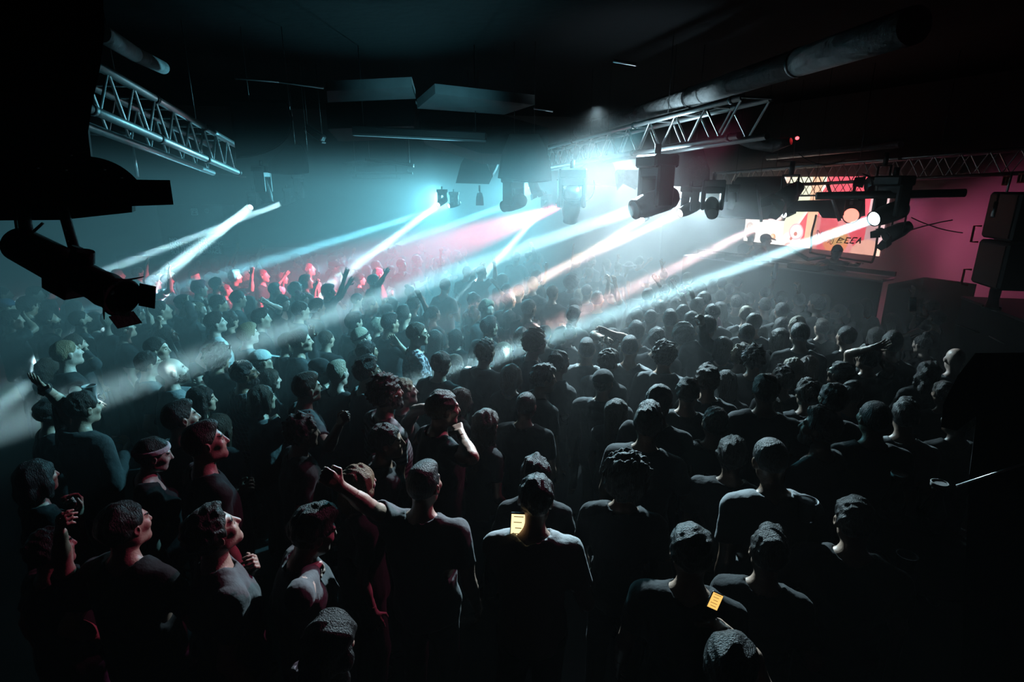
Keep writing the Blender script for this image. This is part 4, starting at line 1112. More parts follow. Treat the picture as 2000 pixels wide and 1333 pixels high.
def inparent(o, root): o.parent = root; o.matrix_parent_inverse = Matrix.Translation(-root.location) if root.rotation_euler.to_quaternion().angle == 0 else root.matrix_world.inverted(); return o
mb = MB().prism([A-UP*bz, B-UP*bz, B-UP*.02, A-UP*.02], -BN*.06); inparent(mb.build('front_panel', M['wood']), bo)
mb = MB().prism([A, B, B-BN*.42, A-BN*.42], -UP*.035); inparent(mb.build('ledge', M['booth']), bo)
q0 = A-BN*.44+UP*.02; q1 = B-BN*.44+UP*.02
mb = MB().prism([q0, q1, q1+UP*.07, q0+UP*.07], -BN*.05); inparent(mb.build('rear_rail', M['black']), bo)
mb = MB().tube([B+UP*.0, B-BN*.42], .018, 6); inparent(mb.build('end_trim', M['chrome']), bo)
for k, (t, w) in enumerate(((.66, .28), (.30, .2), (.14, .2))):
    c = A.lerp(B, t)-BN*.22+UP*.05
    dk = empty('turntable_deck' if k == 0 else 'stage_monitor', c-UP*.05); tag(dk, ['black mixing deck on the booth ledge in front of the performer', 'small black control unit on the booth ledge left of the beam', 'low unit with bright points at the far end of the booth'][k], 'deck')
    M3 = Matrix((BU, -BN, UP)).transposed()
    mb = MB().bbox((0, 0, 0), (w, .15, .045), None, .01); o = mb.build('body', M['black']); o.parent = dk; o.location = (0, 0, .045); o.rotation_euler = M3.to_euler()
    for q in range(4):
        mb = MB().lathe([(.001, .0), (.02, .0), (.02, .012), (.001, .014)], n=10); o = mb.build('knob', M['chrome']); o.parent = dk; o.location = M3 @ Vector((-w*.7+q*w*.45, 0, .09))
# leaning black bracket left of the performer and the propped lid
mb = MB().tube([at(1541, 485, 10.0), at(1578, 507, 9.6)], .035, 8).tube([at(1578, 507, 9.6), at(1612, 503, 9.4)], .03, 8)
tag(mb.build('tilted_stand', M['black']), 'tilted black stand leaning over the booth left of the performer', 'stand')

def screen_material():
    m = bpy.data.materials.new('led_screen_picture'); m.use_nodes = True; nt = m.node_tree; nt.nodes.clear()
    out = nt.nodes.new('ShaderNodeOutputMaterial'); em = nt.nodes.new('ShaderNodeEmission'); nt.links.new(em.outputs[0], out.inputs[0])
    tc = nt.nodes.new('ShaderNodeTexCoord'); sp = nt.nodes.new('ShaderNodeSeparateXYZ'); nt.links.new(tc.outputs['Object'], sp.inputs[0])
    x, y = sp.outputs[0], sp.outputs[2]
    def ma(op, a, b=None, c=None):
        n = nt.nodes.new('ShaderNodeMath'); n.operation = op
        for k, v in enumerate((a, b, c)):
            if v is None: continue
            if isinstance(v, (int, float)): n.inputs[k].default_value = v
            else: nt.links.new(v, n.inputs[k])
        return n.outputs[0]
    def mix(f, a, b):
        n = nt.nodes.new('ShaderNodeMix'); n.data_type = 'RGBA'
        if isinstance(f, float): n.inputs[0].default_value = f
        else: nt.links.new(f, n.inputs[0])
        for k, v in ((6, a), (7, b)):
            if isinstance(v, tuple): n.inputs[k].default_value = (*v, 1)
            else: nt.links.new(v, n.inputs[k])
        return n.outputs[2]
    def dist(cx, cy): return ma('SQRT', ma('ADD', ma('POWER', ma('SUBTRACT', x, cx), 2.0), ma('POWER', ma('SUBTRACT', y, cy), 2.0)))
    def disc(cx, cy, r): return ma('LESS_THAN', dist(cx, cy), r)
    def ring(cx, cy, r, w): return ma('LESS_THAN', ma('ABSOLUTE', ma('SUBTRACT', dist(cx, cy), r)), w)
    W = SW
    col = (1.0, .93, .86)
    col = mix(ma('MULTIPLY', ma('GREATER_THAN', x, W*.30), ma('GREATER_THAN', y, W*.115)), col, (.9, .62, .5))
    col = mix(disc(W*.30, W*.02, W*.155), col, (1, .93, .86))
    col = mix(ma('MULTIPLY', ma('GREATER_THAN', x, W*.33), ma('GREATER_THAN', y, W*.06)), col, (.78, .82, .60))
    s = ma('SUBTRACT', x, ma('ADD', ma('MULTIPLY', y, .62), W*.335))
    col = mix(ma('GREATER_THAN', s, 0.0), col, (1.0, .86, .76))
    col = mix(ma('GREATER_THAN', s, W*.02), col, (.86, .10, .13))
    col = mix(ma('MULTIPLY', ma('GREATER_THAN', s, W*.02), ma('LESS_THAN', y, W*.06)), col, (.92, .40, .36))
    col = mix(ma('GREATER_THAN', s, W*.12), col, (.92, .36, .35))
    col = mix(ma('MULTIPLY', ma('GREATER_THAN', x, W*.50), ma('LESS_THAN', x, W*.575)), col, (.86, .50, .32))
    col = mix(ma('MULTIPLY', ma('GREATER_THAN', x, W*.60), ma('LESS_THAN', x, W*.72)), col, (.85, .13, .16))
    col = mix(disc(W*.72, W*.065, W*.085), col, (.90, .33, .13))
    col = mix(disc(W*.735, W*.08, W*.05), col, (.70, .45, .14))
    col = mix(ma('GREATER_THAN', ma('ADD', x, ma('MULTIPLY', y, .5)), W*.86), col, (.85, .09, .13))
    col = mix(ma('GREATER_THAN', x, W*.90), col, (.62, .42, .43))
    col = mix(disc(W*.93, W*-.02, W*.11), col, (.95, .55, .42))
    # rings, balls and blank round eyes
    for cx, cy, r in ((.435, .095, .052), (.375, .055, .035), (.43, .045, .04)): col = mix(disc(W*cx, W*cy, W*r), col, (1, .95, .92))
    col = mix(ring(W*.432, W*.10, W*.050, W*.005), col, (.85, .5, .55))
    for cx, cy, r in ((.43, .085, .014), (.40, .05, .011), (.745, .03, .02)): col = mix(disc(W*cx, W*cy, W*r), col, (.62, .22, .18))
    col = mix(ring(W*.045, W*.105, W*.026, W*.009), col, (.55, .42, .38)); col = mix(disc(W*.047, W*.107, W*.011), col, (.55, .42, .38))
    col = mix(disc(W*.255, W*.05, W*.023), col, (.70, .38, .2)); col = mix(disc(W*.25, W*.055, W*.012), col, (.9, .62, .4))
    # fine rows of diodes
    row = ma('MULTIPLY_ADD', ma('SINE', ma('MULTIPLY', y, 210.0)), .06, .94)
    v = nt.nodes.new('ShaderNodeMix'); v.data_type = 'RGBA'; v.blend_type = 'MULTIPLY'; v.inputs[0].default_value = 1.0
    nt.links.new(col, v.inputs[6]); nt.links.new(row, v.inputs[7])
    nt.links.new(v.outputs[2], em.inputs['Color']); em.inputs['Strength'].default_value = 1.7
    return m
M['screen'] = screen_material()
SZ0 = 1.75; SZ1 = 3.22
sc_ = empty('video_screen', onwall(SW/2, 0, 0)); tag(sc_, 'large bright pink and white video screen behind the stage', 'screen')
mb = MB().prism([Vector((0, 0, 0)), Vector((SW, 0, 0)), Vector((SW, 0, SZ1-SZ0)), Vector((0, 0, SZ1-SZ0))], (0, .04, 0))
scr = mb.build('display', M['screen']); scr.parent = sc_; scr.rotation_euler = (0, 0, math.atan2(U.y, U.x)); scr.location = onwall(0, SZ0, 0)-sc_.location
mb = MB().box((SW/2, -.05 if False else .09, (SZ1-SZ0)/2), (SW/2+.03, .05, (SZ1-SZ0)/2+.03)); o = mb.build('housing', M['black']); o.parent = sc_; o.rotation_euler = scr.rotation_euler; o.location = scr.location

m = bpy.data.materials.new('banner_cloth'); m.use_nodes = True; nt = m.node_tree; nt.nodes.clear()
out = nt.nodes.new('ShaderNodeOutputMaterial'); tr = nt.nodes.new('ShaderNodeBsdfTransparent'); tl = nt.nodes.new('ShaderNodeBsdfTranslucent'); df = nt.nodes.new('ShaderNodeBsdfDiffuse')
tl.inputs[0].default_value = (.75, .55, .58, 1); df.inputs[0].default_value = (.35, .24, .28, 1); tr.inputs[0].default_value = (1, .88, .88, 1)
mx = nt.nodes.new('ShaderNodeMixShader'); mx.inputs[0].default_value = .5; m2 = nt.nodes.new('ShaderNodeMixShader'); m2.inputs[0].default_value = .42
nt.links.new(tl.outputs[0], mx.inputs[1]); nt.links.new(df.outputs[0], mx.inputs[2]); nt.links.new(tr.outputs[0], m2.inputs[1]); nt.links.new(mx.outputs[0], m2.inputs[2]); nt.links.new(m2.outputs[0], out.inputs[0]); M['cloth'] = m
bn = [at(1594, 420, 9.95), at(1722, 428, 9.15), at(1703, 513, 9.15), at(1580, 494, 9.95)]
ba = empty('hanging_banner', bn[0]); tag(ba, 'wrinkled see-through cloth banner with graffiti lettering in front of the screen', 'banner')
def bil(u, v): return (bn[0].lerp(bn[1], u)).lerp(bn[3].lerp(bn[2], u), v)
def cloth_pt(u, v):
    p = bil(u, v); sag = .06*math.sin(math.pi*u)*(1-v)**2
    w = .02*math.sin(14*u+5*v)+.012*math.sin(31*u-9*v)+.025*math.exp(-((u-.97+.15*v)/.05)**2)
    return p-UP*sag+N*w
nu, nv = 40, 26; V = [cloth_pt(i/nu, j/nv)-bn[0] for j in range(nv+1) for i in range(nu+1)]
Q = [(j*(nu+1)+i, j*(nu+1)+i+1, (j+1)*(nu+1)+i+1, (j+1)*(nu+1)+i) for j in range(nv) for i in range(nu)]
o = link('cloth', quads_mesh('cloth', [tuple(p) for p in V], Q), M['cloth'], ba)
mb = MB()
for e0, e1 in (((0, 0), (0, 1)), ((0, 1), (1, 1)), ((1, 1), (1, 0))): mb.tube([cloth_pt(e0[0]+(e1[0]-e0[0])*t/12, e0[1]+(e1[1]-e0[1])*t/12)-bn[0] for t in range(13)], .018, 6)
mb.build('hem', M['blackmatt'], ba)
mb = MB()
def scrib(pts): mb.tube([cloth_pt(u, v)-bn[0]+N*.012 for u, v in pts], .0055, 5)
for k in range(5):
    c = .10+k*.062; scrib([(c+.03*math.cos(a*.9+k), .48+.10*math.sin(a*1.1+k*.7)+.03*k) for a in [q*.55 for q in range(11)]])
mb.build('white_scrawl', material('scrawl_paint', (.85, .75, .78), rough=.7), ba)
mb = MB()
GL = {'D': [(0, 0), (0, 1), (.6, .8), (.7, .4), (0, 0)], 'B': [(0, 0), (0, 1), (.6, .85), (.1, .5), (.65, .25), (0, 0)], 'E': [(.6, 0), (0, 0), (0, .5), (.5, .5), (0, .5), (0, 1), (.6, 1)], 'T': [(0, 0), (.7, 0), (.35, 0), (.35, 1)]}
for k, ch in enumerate('BEEA'):
    st = GL.get(ch, [(0, 1), (.35, 0), (.7, 1), (.55, .6), (.15, .6)]); x0 = .46+k*.095
    mb.tube([cloth_pt(x0+.10*u-.03*v, .50+.14*v-.05*k*.35)-bn[0]+N*.012 for u, v in st], .012, 5)
mb.build('orange_scrawl', material('scrawl_orange', (.75, .36, .08), rough=.7), ba)

# ---- right riser with ledge, sign, padded post and speaker stack
r0 = at(1880, 581, 7.0); r1 = at(1992, 618, 5.9)
RZ = (r0.z+r1.z)/2; r0.z = r1.z = RZ
RU = (r1-r0).normalized(); RN = Vector((-RU.y, RU.x, 0))
if RN.dot(CAM-r0) < 0: RN = -RN
r2 = r1+RU*2.2
ri = empty('raised_riser', Vector((r0.x, r0.y, 0))); tag(ri, 'dark raised platform at right with a pale-edged top', 'riser')
rb = ri.location
mb = MB().prism([Vector((p.x, p.y, 0))-rb for p in (r0, r2, r2-RN*2.2, r0-RN*2.2)], UP*(RZ-.03)); mb.build('body', M['wood'], ri)
mb = MB().prism([p-rb+RN*.02 for p in (r0, r2)]+[p-rb-RN*2.2 for p in (r2, r0)], -UP*.03); mb.build('top_edge', M['booth'], ri)
for q, (x0_, y0_, x1_, y1_) in enumerate(((1867, 634, 1912, 650), (1932, 657, 1962, 672))):
    a_, b_2 = at(x0_, y0_, 6.6-q*.4), at(x1_, y1_, 6.35-q*.4)
    MB().tube([a_-rb, b_2-rb], .007, 6).build('rail', M['booth'], ri)  # thin pale tubes standing in for streaks of grazing light on the riser
def sign(name, c, u, n, w, h, lines, label, size, board=M['blackmatt'], group=None, align='LEFT'):
    root = empty(name, c); tag(root, label, 'sign', group)
    ang = math.atan2(u.y, u.x); 
    mb = MB().box((0, 0, 0), (w/2, .012, h/2)); o = mb.build('board', board, root); o.rotation_euler = (0, 0, ang)
    cu = bpy.data.curves.new('lettering', 'FONT'); cu.body = lines; cu.size = size; cu.align_x = align; cu.align_y = 'CENTER'; cu.space_line = .82; cu.extrude = .002; cu.offset = size*.018
    t = bpy.data.objects.new('lettering', cu); COL.objects.link(t); t.parent = root; cu.materials.append(M['white'])
    bpy.context.view_layer.update(); me_ = bpy.data.meshes.new_from_object(t.evaluated_get(bpy.context.evaluated_depsgraph_get()))
    bpy.data.objects.remove(t); t = link('lettering', me_, None, root)
    t.rotation_euler = Matrix((u, UP, n)).transposed().to_euler(); t.location = n*.016+u*(-w*.46 if align == 'LEFT' else 0)
    return root
sc = at(1990, 588, 5.85); sign('warning_sign', sc+RU*.12-RN*.2, RU, RN, .42, .36, 'NO\nDANCING\nON THIS\nSURFACE', 'dark sign about not dancing, cut off by the right edge, on the raised riser', .082)
# padded post standing on the riser
pp = at(1938, 595, 6.3); pt = at(1950, 548, 6.25); pt.x, pt.y = pp.x, pp.y
po = empty('padded_post', Vector((pp.x, pp.y, RZ))); tag(po, 'pink-lit padded post standing on the riser under the speaker stack', 'post')
mb = MB().lathe([(.075, 0), (.06, .04), (.05, .1), (.055, .2), (.05, .3), (.055, .36)], n=16); mb.build('padding', material('quilted_wrap', (.5, .35, .42), rough=.8, bump=1.0, bscale=14), po)
mb = MB().lathe([(.09, -.0), (.09, .02)], n=16); mb.build('foot', M['black'], po)
# speaker stack above it
so = empty('speaker_stack', at(1975, 480, 6.1)); tag(so, 'tall black speaker stack at the right edge with red handles', 'speaker')
sb = so.location
Ms = Matrix((RU, -RN, UP)).transposed()
def rloc(u, n, z): return RU*u+RN*n+UP*z
MB().bbox((0, 0, 0), (.28, .3, .25), Ms, .02).build('lower_cabinet', M['cabinet'], so).location = rloc(.06, -.1, -.20)
MB().bbox((0, 0, 0), (.28, .3, .25), Ms, .02).build('upper_cabinet', M['cabinet'], so).location = rloc(.06, -.1, .32)
for zz in (-.20, .32): MB().box((0, 0, 0), (.25, .006, .22), Ms).build('grille', M['grille'], so).location = rloc(.06, .206, zz)
for zz in (.10, -.40):
    h_ = MB().tube([rloc(-.25, .20, zz+.09), rloc(-.25, .27, zz+.09), rloc(-.25, .27, zz-.09), rloc(-.25, .20, zz-.09)], .012, 6).build('handle', M['redbr'], so)  # handles in orange-red paint
MB().tube([at(1946, 395, 5.85)-sb, at(1938, 425, 5.85)-sb], .02, 8).tube([at(1951, 378, 5.85)-sb, at(1943, 410, 5.85)-sb], .011, 8).build('strut', M['alu'], so)
MB().tube([at(1977, 338, 5.8)-sb, at(1966, 376, 5.8)-sb], .011, 8).build('suspension_bar', M['alu'], so)
for k, px in enumerate((1966, 1996)):
    c = at(px, 353-k*5, 6.2); mb = MB()
    Mc = Matrix((RGT, FWD, UPV)).transposed()
    for dx, dz, hx, hz in ((0, .045, .06, .008), (0, -.045, .06, .008), (-.055, 0, .008, .05), (.055, 0, .008, .05), (0.0, 0, .012, .04)): mb.box(c+RU*dx+UP*dz-c, (hx, .01, hz), Ms)
    o = mb.build('lit_bracket', M['redbr']); o.location = c; tag(o, ['small orange-red bracket frame beside the suspension bar', 'small orange-red bracket frame at the very right edge'][k], 'bracket', 'orange brackets')

# ---- left back: counter with two signs, speaker cabinet with logo
l0 = at(225, 492, 12.3); l1 = at(640, 496, 12.6); lz = (at(380, 500, 12.4)).z
l0.z = l1.z = lz; LU = (l1-l0).normalized(); LN = Vector((LU.y, -LU.x, 0))
if LN.dot(CAM-l0) < 0: LN = -LN
mb = MB().prism([Vector((p.x, p.y, 0)) for p in (l0, l1, l1-LN*1.6, l0-LN*1.6)], UP*lz); o = mb.build('back_counter', M['wood']); tag(o, 'dark counter along the back wall at left, behind the two signs', 'counter')
for k, px in enumerate((355, 411)):
    c = at(px, 481-k, 12.2); sign('warning_sign', c, LU, LN, .52, .42, 'NO\nDANCING\nON THIS\nSURFACE', ['dark no dancing sign at left, partly behind the broad beam', 'dark no dancing sign right of the broad beam'][k], .112, group='no dancing signs on the counter')
cabc = at(375, 442, 12.7); ca = empty('speaker_cabinet', cabc); tag(ca, 'wide dark speaker cabinet with a small square logo plate on the counter', 'speaker')
Ml = Matrix((LU, -LN, UP)).transposed()
MB().bbox((0, 0, 0), (.72, .35, .46), Ml, .02).build('cabinet', M['cabinet'], ca).location = -LN*.36
for px, py in ((342, 412), (406, 412)):
    c = at(px, py, 12.66)-cabc+LN*.03; MB().lathe([(.036, 0), (.055, 0), (.055, .02), (.036, .02), (.036, 0)], axis=LN, n=18).build('ring_port', M['panel'], ca).location = c
c = at(343, 440, 12.66)-cabc+LN*.02; MB().tube([LU*math.cos(a)*.11+UP*math.sin(a)*.11 for a in [math.pi+math.pi*q/10 for q in range(11)]], .022, 6).build('cone_arc', M['grille'], ca).location = c
c = at(381, 414, 12.66)-cabc+LN*.03; mb = MB()
for dx, dz, hx, hz in ((0, .065, .07, .006), (0, -.065, .07, .006), (-.065, 0, .006, .07), (.065, 0, .006, .07), (0, .035, .045, .006), (-.04, -.01, .007, .03), (.04, -.01, .007, .03)): mb.box(LU*dx+UP*dz, (hx, .006, hz), Ml)
mb.tube([LU*-.04+UP*.02, UP*-.02, LU*.04+UP*.02], .007, 5)
mb.build('logo_plate', M['white'], ca).location = c

# ---- trusses
def truss(p0, p1, h, w, nb, label, side=None, chords=4, r=.025, name='lighting_truss'):
    root = empty(name, p0); tag(root, label, 'truss'); d = (p1-p0); L = d.length; d.normalize()
    s_ = d.cross(UP).normalized() if side is None else side; up = s_.cross(d).normalized()
    if up.z < 0: up = -up
    cs = [Vector((0, 0, 0)), s_*w, up*-h, up*-h+s_*w][:chords]
    for c in cs: MB().tube([c, c+d*L*.5, c+d*L], r, 12).build('chord', M['alu'], root)
    for k in range(nb):
        t0 = d*L*(k/nb); t1 = d*L*((k+.5)/nb); t2 = d*L*((k+1)/nb)
        for a, b in (((0, 2), (1, 3)) if chords == 4 else ((0, 2),)):
            MB().tube([cs[a]+t0, cs[b]+t1], r*.36, 6, cap=False).build('brace', M['alu'], root)
            MB().tube([cs[b]+t1, cs[a]+t2], r*.36, 6, cap=False).build('brace', M['alu'], root)
        MB().tube([cs[0]+t0, cs[1]+t0], r*.36, 6, cap=False).build('cross_brace', M['alu'], root)
    for t in (.25, .75):
        c = (cs[0]+cs[1])*.5+d*L*t; MB().tube([c, c+UP*(CEIL-(p0+c).z)], .005, 5).build('hanger', M['black'], root)
    for t in (.02, .33, .66, .98):
        for c in cs[:1]+cs[2:3]:
            MB().tube([c+d*L*t, c+d*(L*t+.05)], r*1.25, 12).build('coupler', M['black'], root)
    return root
sR = RGT.copy()
truss(at(1450, 190, 5.5), at(1040, 297, 11.6), .36, .34, 11, 'silver truss reaching back above the big moving light', side=None, r=.034)
truss(at(150, 105, 4.0), at(462, 285, 7.6), .36, -.34, 9, 'silver truss at upper left beside the dark pillar', r=.036)
truss(at(2060, 285, 7.0), at(1392, 339, 11.4), .31, .3, 16, 'silver truss in front of the pink video screen', r=.024)
truss(at(1740, 352, 9.0), at(1480, 362, 11.0), .22, .22, 9, 'thin far truss directly above the video screen', r=.016)
dct = [at(1790, 48, 3.6), at(1560, 122, 5.0), at(1350, 190, 7.0), at(1130, 258, 11.0)]
du = empty('ceiling_duct', dct[0]); tag(du, 'crinkled silver duct running under the ceiling at upper right', 'duct')
for a, b in zip(dct[:-1], dct[1:]):
    d_ = (b-a).normalized(); MB().tube([a-dct[0]+d_*.02, a.lerp(b, .5)-dct[0], b-dct[0]-d_*.02], .12, 20).build('foil_section', M['foil'], du)
for p in dct[1:3]: MB().lathe([(.10, -.02), (.128, -.02), (.128, .02), (.10, .02)], p-dct[0], (dct[1]-dct[0]), 20).build('clamp_band', M['black'], du)
lct = [at(195, 62, 4.0), at(262, 105, 5.2), at(318, 132, 6.4)]
du = empty('ceiling_duct', lct[0]); tag(du, 'crinkled silver duct at upper left above the left truss', 'duct')
for a, b in zip(lct[:-1], lct[1:]): MB().tube([a-lct[0], a.lerp(b, .5)-lct[0], b-lct[0]], .07, 16).build('foil_section', M['foil'], du)
# crumpled foil pipe and red lamp over the stage
mb = MB().tube([at(1436, 273, 8.6), at(1470, 280, 8.4), at(1510, 284, 8.2), at(1545, 276, 8.0)], [.04, .085, .10, .05], 14); tag(mb.build('ceiling_foil_duct', M['foil']), 'short crumpled foil duct above the stage truss', 'duct')
mb = MB().lathe([(.001, -.025), (.022, -.015), (.026, 0), (.022, .015), (.001, .025)], at(1557, 270, 8.0), UP, 12); tag(mb.build('ceiling_indicator_lamp', M['led_red']), 'tiny red indicator light on the ceiling above the stage', 'lamp')
pk = [at(1500, 308, 11.5), at(1760, 282, 8.3)]; mb = MB().tube([pk[0], pk[0].lerp(pk[1], .5), pk[1]], .055, 10); tag(mb.build('ceiling_pipe', M['foil']), 'pipe under the ceiling catching red light above the stage truss', 'pipe')
mb = MB().tube([at(1500, 314, 10.5), at(1600, 320, 10.2)], .018, 6); tag(mb.build('ceiling_strip', M['panel']), 'pale strip behind the stage truss', 'strip')

# ---- ceiling panels, strips and hanging things
def quad_box(name, px, zc, thick, mat, label, cat, group=None):
    P_ = [at(x, y, z) for (x, y), z in zip(px, zc if isinstance(zc, (list, tuple)) else [zc]*len(px))]
    o = MB().prism([p-P_[0] for p in P_], thick).build(name, mat); o.location = P_[0]; tag(o, label, cat, group); return o
quad_box('ceiling_panel', [(638, 178), (805, 170), (812, 193), (640, 200)], [7.2, 7.2, 7.6, 7.6], UP*.12, M['panel'], 'pale ceiling panel at the centre top, left of the slanted one', 'panel')
quad_box('ceiling_panel', [(850, 183), (1044, 205), (985, 224), (815, 212)], [7.2, 7.2, 7.8, 7.8], UP*.12, M['panel'], 'slanted pale ceiling panel right of the other one', 'panel')
quad_box('ceiling_bulkhead', [(636, 202), (812, 195), (808, 246), (640, 252)], 7.9, FWD*.5, M['blackmatt'], 'dark bulkhead hanging below the left pale ceiling panel', 'bulkhead')
quad_box('ceiling_bulkhead', [(818, 214), (985, 226), (1070, 250), (1070, 300), (940, 300), (820, 260)], 8.2, FWD*.5, M['blackmatt'], 'dark bulkhead hanging below the slanted pale ceiling panel', 'bulkhead')
def strip(a, b, zc, r, label, lit=None):
    p, q = at(*a, zc if not isinstance(zc, tuple) else zc[0]), at(*b, zc if not isinstance(zc, tuple) else zc[1])
    root = empty('light_batten', p); tag(root, label, 'batten')
    d_ = (q-p); Mb = Matrix((d_.normalized(), d_.cross(UP).normalized(), d_.cross(UP).cross(d_).normalized())).transposed()
    o = MB().bbox(d_/2, (d_.length/2, r*1.4, r), Mb, r*.3).build('housing', M['black'], root)
    MB().box(d_/2-UP*(r*1.15), (d_.length/2, r*1.2, r*.2), Mb).build('diffuser', M['panel'], root)
    for t in (.08, .92): MB().tube([d_*t+UP*r, d_*t+UP*(CEIL-p.lerp(q, t).z)], .006, 5).build('hanger', M['black'], root)
    return root
strip((690, 254), (950, 267), 7.8, .055, 'long black light batten hanging at the centre')
strip((714, 311), (808, 323), 10.5, .03, 'short slanting light batten below the long one')
strip((684, 338), (806, 338), 11.5, .022, 'upper of two thin level battens at the back')
strip((688, 348), (782, 349), 12.3, .018, 'lower of two thin level battens at the back')
strip((598, 248), (632, 272), 9.0, .05, 'pale slanting box light left of the long batten')
quad_box('ceiling_disc', [(672, 322), (700, 319), (740, 320), (756, 323), (740, 326), (700, 327)], 10.5, UP*.05, M['panel'], 'flat pale ceiling disc between the battens', 'disc')
for k, (a, b, z) in enumerate((((460, 153), (545, 160), 6.0), ((545, 160), (632, 172), 6.0), ((1198, 119), (1242, 126), 4.2), ((1042, 212), (1080, 218), 7.0), ((390, 335), (480, 346), 9.5))):
    o = MB().tube([at(*a, z), at(*b, z)], .012, 6).build('ceiling_rail', M['alu']); tag(o, ['thin bright rail under the ceiling above the left hanging speaker', 'second thin rail leading to the left pale panel', 'small lit rail alone on the dark ceiling', 'short rail at the tip of the slanted pale panel', 'thin pale rail at left behind the hanging speaker'][k], 'rail')
def hung_speaker(px, zc, depth, label, tops):
    P_ = [at(x, y, zc) for x, y in px]; root = empty('hanging_speaker', P_[0]); tag(root, label, 'speaker')
    c = sum((p for p in P_), Vector())/len(P_); ex = (c-CAM).normalized()*depth
    MB().prism([p-P_[0] for p in P_], ex).build('enclosure', M['cabinet'], root)
    # a front grille skin just proud of the face and the hanging chains
    MB().prism([(p-c)*.93+c-P_[0]-FWD*.012 for p in P_], FWD*.01).build('grille', M['grille'], root)
    for x, y in tops:
        p = at(x, y, zc)+FWD*depth*.5; MB().tube([p-P_[0], Vector((p.x, p.y, CEIL))-P_[0]], .004, 5).build('chain', M['black'], root)
    return root
def arc(pts, n=10):
    "smooth curve through control points (quadratic)"
    out_ = []
    (x0, y0), (x1, y1), (x2, y2) = pts
    for k in range(n+1):
        t = k/n; out_.append(((1-t)**2*x0+2*t*(1-t)*x1+t*t*x2, (1-t)**2*y0+2*t*(1-t)*y1+t*t*y2))
    return out_
hung_speaker([(447, 195), (560, 196), (572, 230)]+arc([(572, 230), (575, 300), (462, 310)])[1:], 6.6, .5, 'big dark hanging speaker with a rounded lower edge at the end of the left truss', ((470, 200), (550, 200)))
hung_speaker([(560, 282), (588, 282)]+arc([(588, 282), (604, 305), (603, 338)])+arc([(603, 338), (565, 345), (524, 338)])[1:]+[(524, 318)], 8.4, .45, 'smaller dark hanging speaker below and right of the big one', ((566, 284), (590, 286)))
hung_speaker([(995, 262), (1052, 262)]+arc([(1052, 262), (1078, 305), (1077, 354)])+arc([(1077, 354), (1030, 362), (972, 348)])[1:]+[(980, 300)], 7.4, .5, 'dark hanging speaker with a bulging right side at the centre', ((1005, 262), (1045, 262)))
hung_speaker([(912, 300), (940, 300), (962, 345), (955, 360), (890, 358), (900, 320)], 9.4, .4, 'wedge-shaped dark hanging speaker left of the bulging one', ((915, 300), (935, 300)))
hung_speaker([(1150, 312), (1192, 312)]+arc([(1192, 312), (1208, 335), (1206, 364)])+[(1132, 360), (1132, 330)], 9.2, .45, 'teal-lit hanging speaker right of the centre truss end', ((1155, 312), (1190, 312)))
hung_speaker([(1302, 300), (1372, 286), (1386, 330), (1386, 364), (1345, 366), (1302, 363)], 7.6, .5, 'dark hanging speaker box behind the big moving light', ((1315, 300), (1370, 290)))
hung_speaker([(1440, 346), (1528, 344)]+arc([(1528, 344), (1556, 385), (1532, 432)])+[(1455, 428), (1400, 425), (1410, 395)], 9.6, .5, 'rounded teal-lit speaker hanging in front of the screen', ((1445, 368), (1495, 368)))
hung_speaker([(1536, 398), (1560, 392), (1690, 388), (1690, 422), (1660, 428), (1606, 426), (1598, 414), (1540, 414)], 9.0, .4, 'dark speaker box hanging over the banner', ((1600, 392), (1680, 390)))
quad_box('hanging_foil', [(945, 303), (978, 300), (970, 325), (962, 340)], 9.0, FWD*.2, M['foil'], 'inverted triangle of shiny foil between two hanging speakers', 'foil')
quad_box('hanging_foil', [(1205, 331), (1262, 333), (1258, 352), (1246, 364), (1222, 352), (1210, 366)], 8.6, FWD*.2, M['foil'], 'band of shiny foil left of the big moving light', 'foil')
o = MB().tube([at(1594, 383, 6.4), at(1885, 377, 6.0)], .045, 10).build('hanging_bar', M['black']); tag(o, 'black horizontal bar in front of the stage truss', 'bar')
for k, (a, b, zz) in enumerate((((1479, 360), (1487, 434), 9.0), ((1616, 360), (1640, 432), 8.4), ((1672, 354), (1662, 400), 8.8))):
    o = MB().tube([at(*a, zz), at(*b, zz)], .024, 8).build('hanging_pole', M['alu']); tag(o, ['thin vertical drop pole in front of the white part of the screen', 'slanting drop pole left of the round red lamp', 'short drop pole behind the black bar'][k], 'pole')
for k, pts in enumerate(([(1095, 330), (1100, 345), (1088, 352)], [(1560, 300), (1600, 336), (1650, 312)], [(1745, 462), (1800, 440), (1860, 430)], [(1780, 425), (1830, 450), (1880, 455)], [(1160, 352), (1166, 385), (1140, 395)])):
    zz = [7.2, 7.8, 6.6, 6.7, 6.6][k]; P_ = [at(*p, zz) for p in arc(pts, 12)]
    o = MB().tube(P_, .007, 6).build('hanging_cable', M['black']); tag(o, ['loose cable by the centre truss end', 'black cable drooping across the stage truss', 'cable swaying low over the pink wall', 'cable crossing another over the pink wall', 'looped cable beside the round moving light'][k], 'cable')

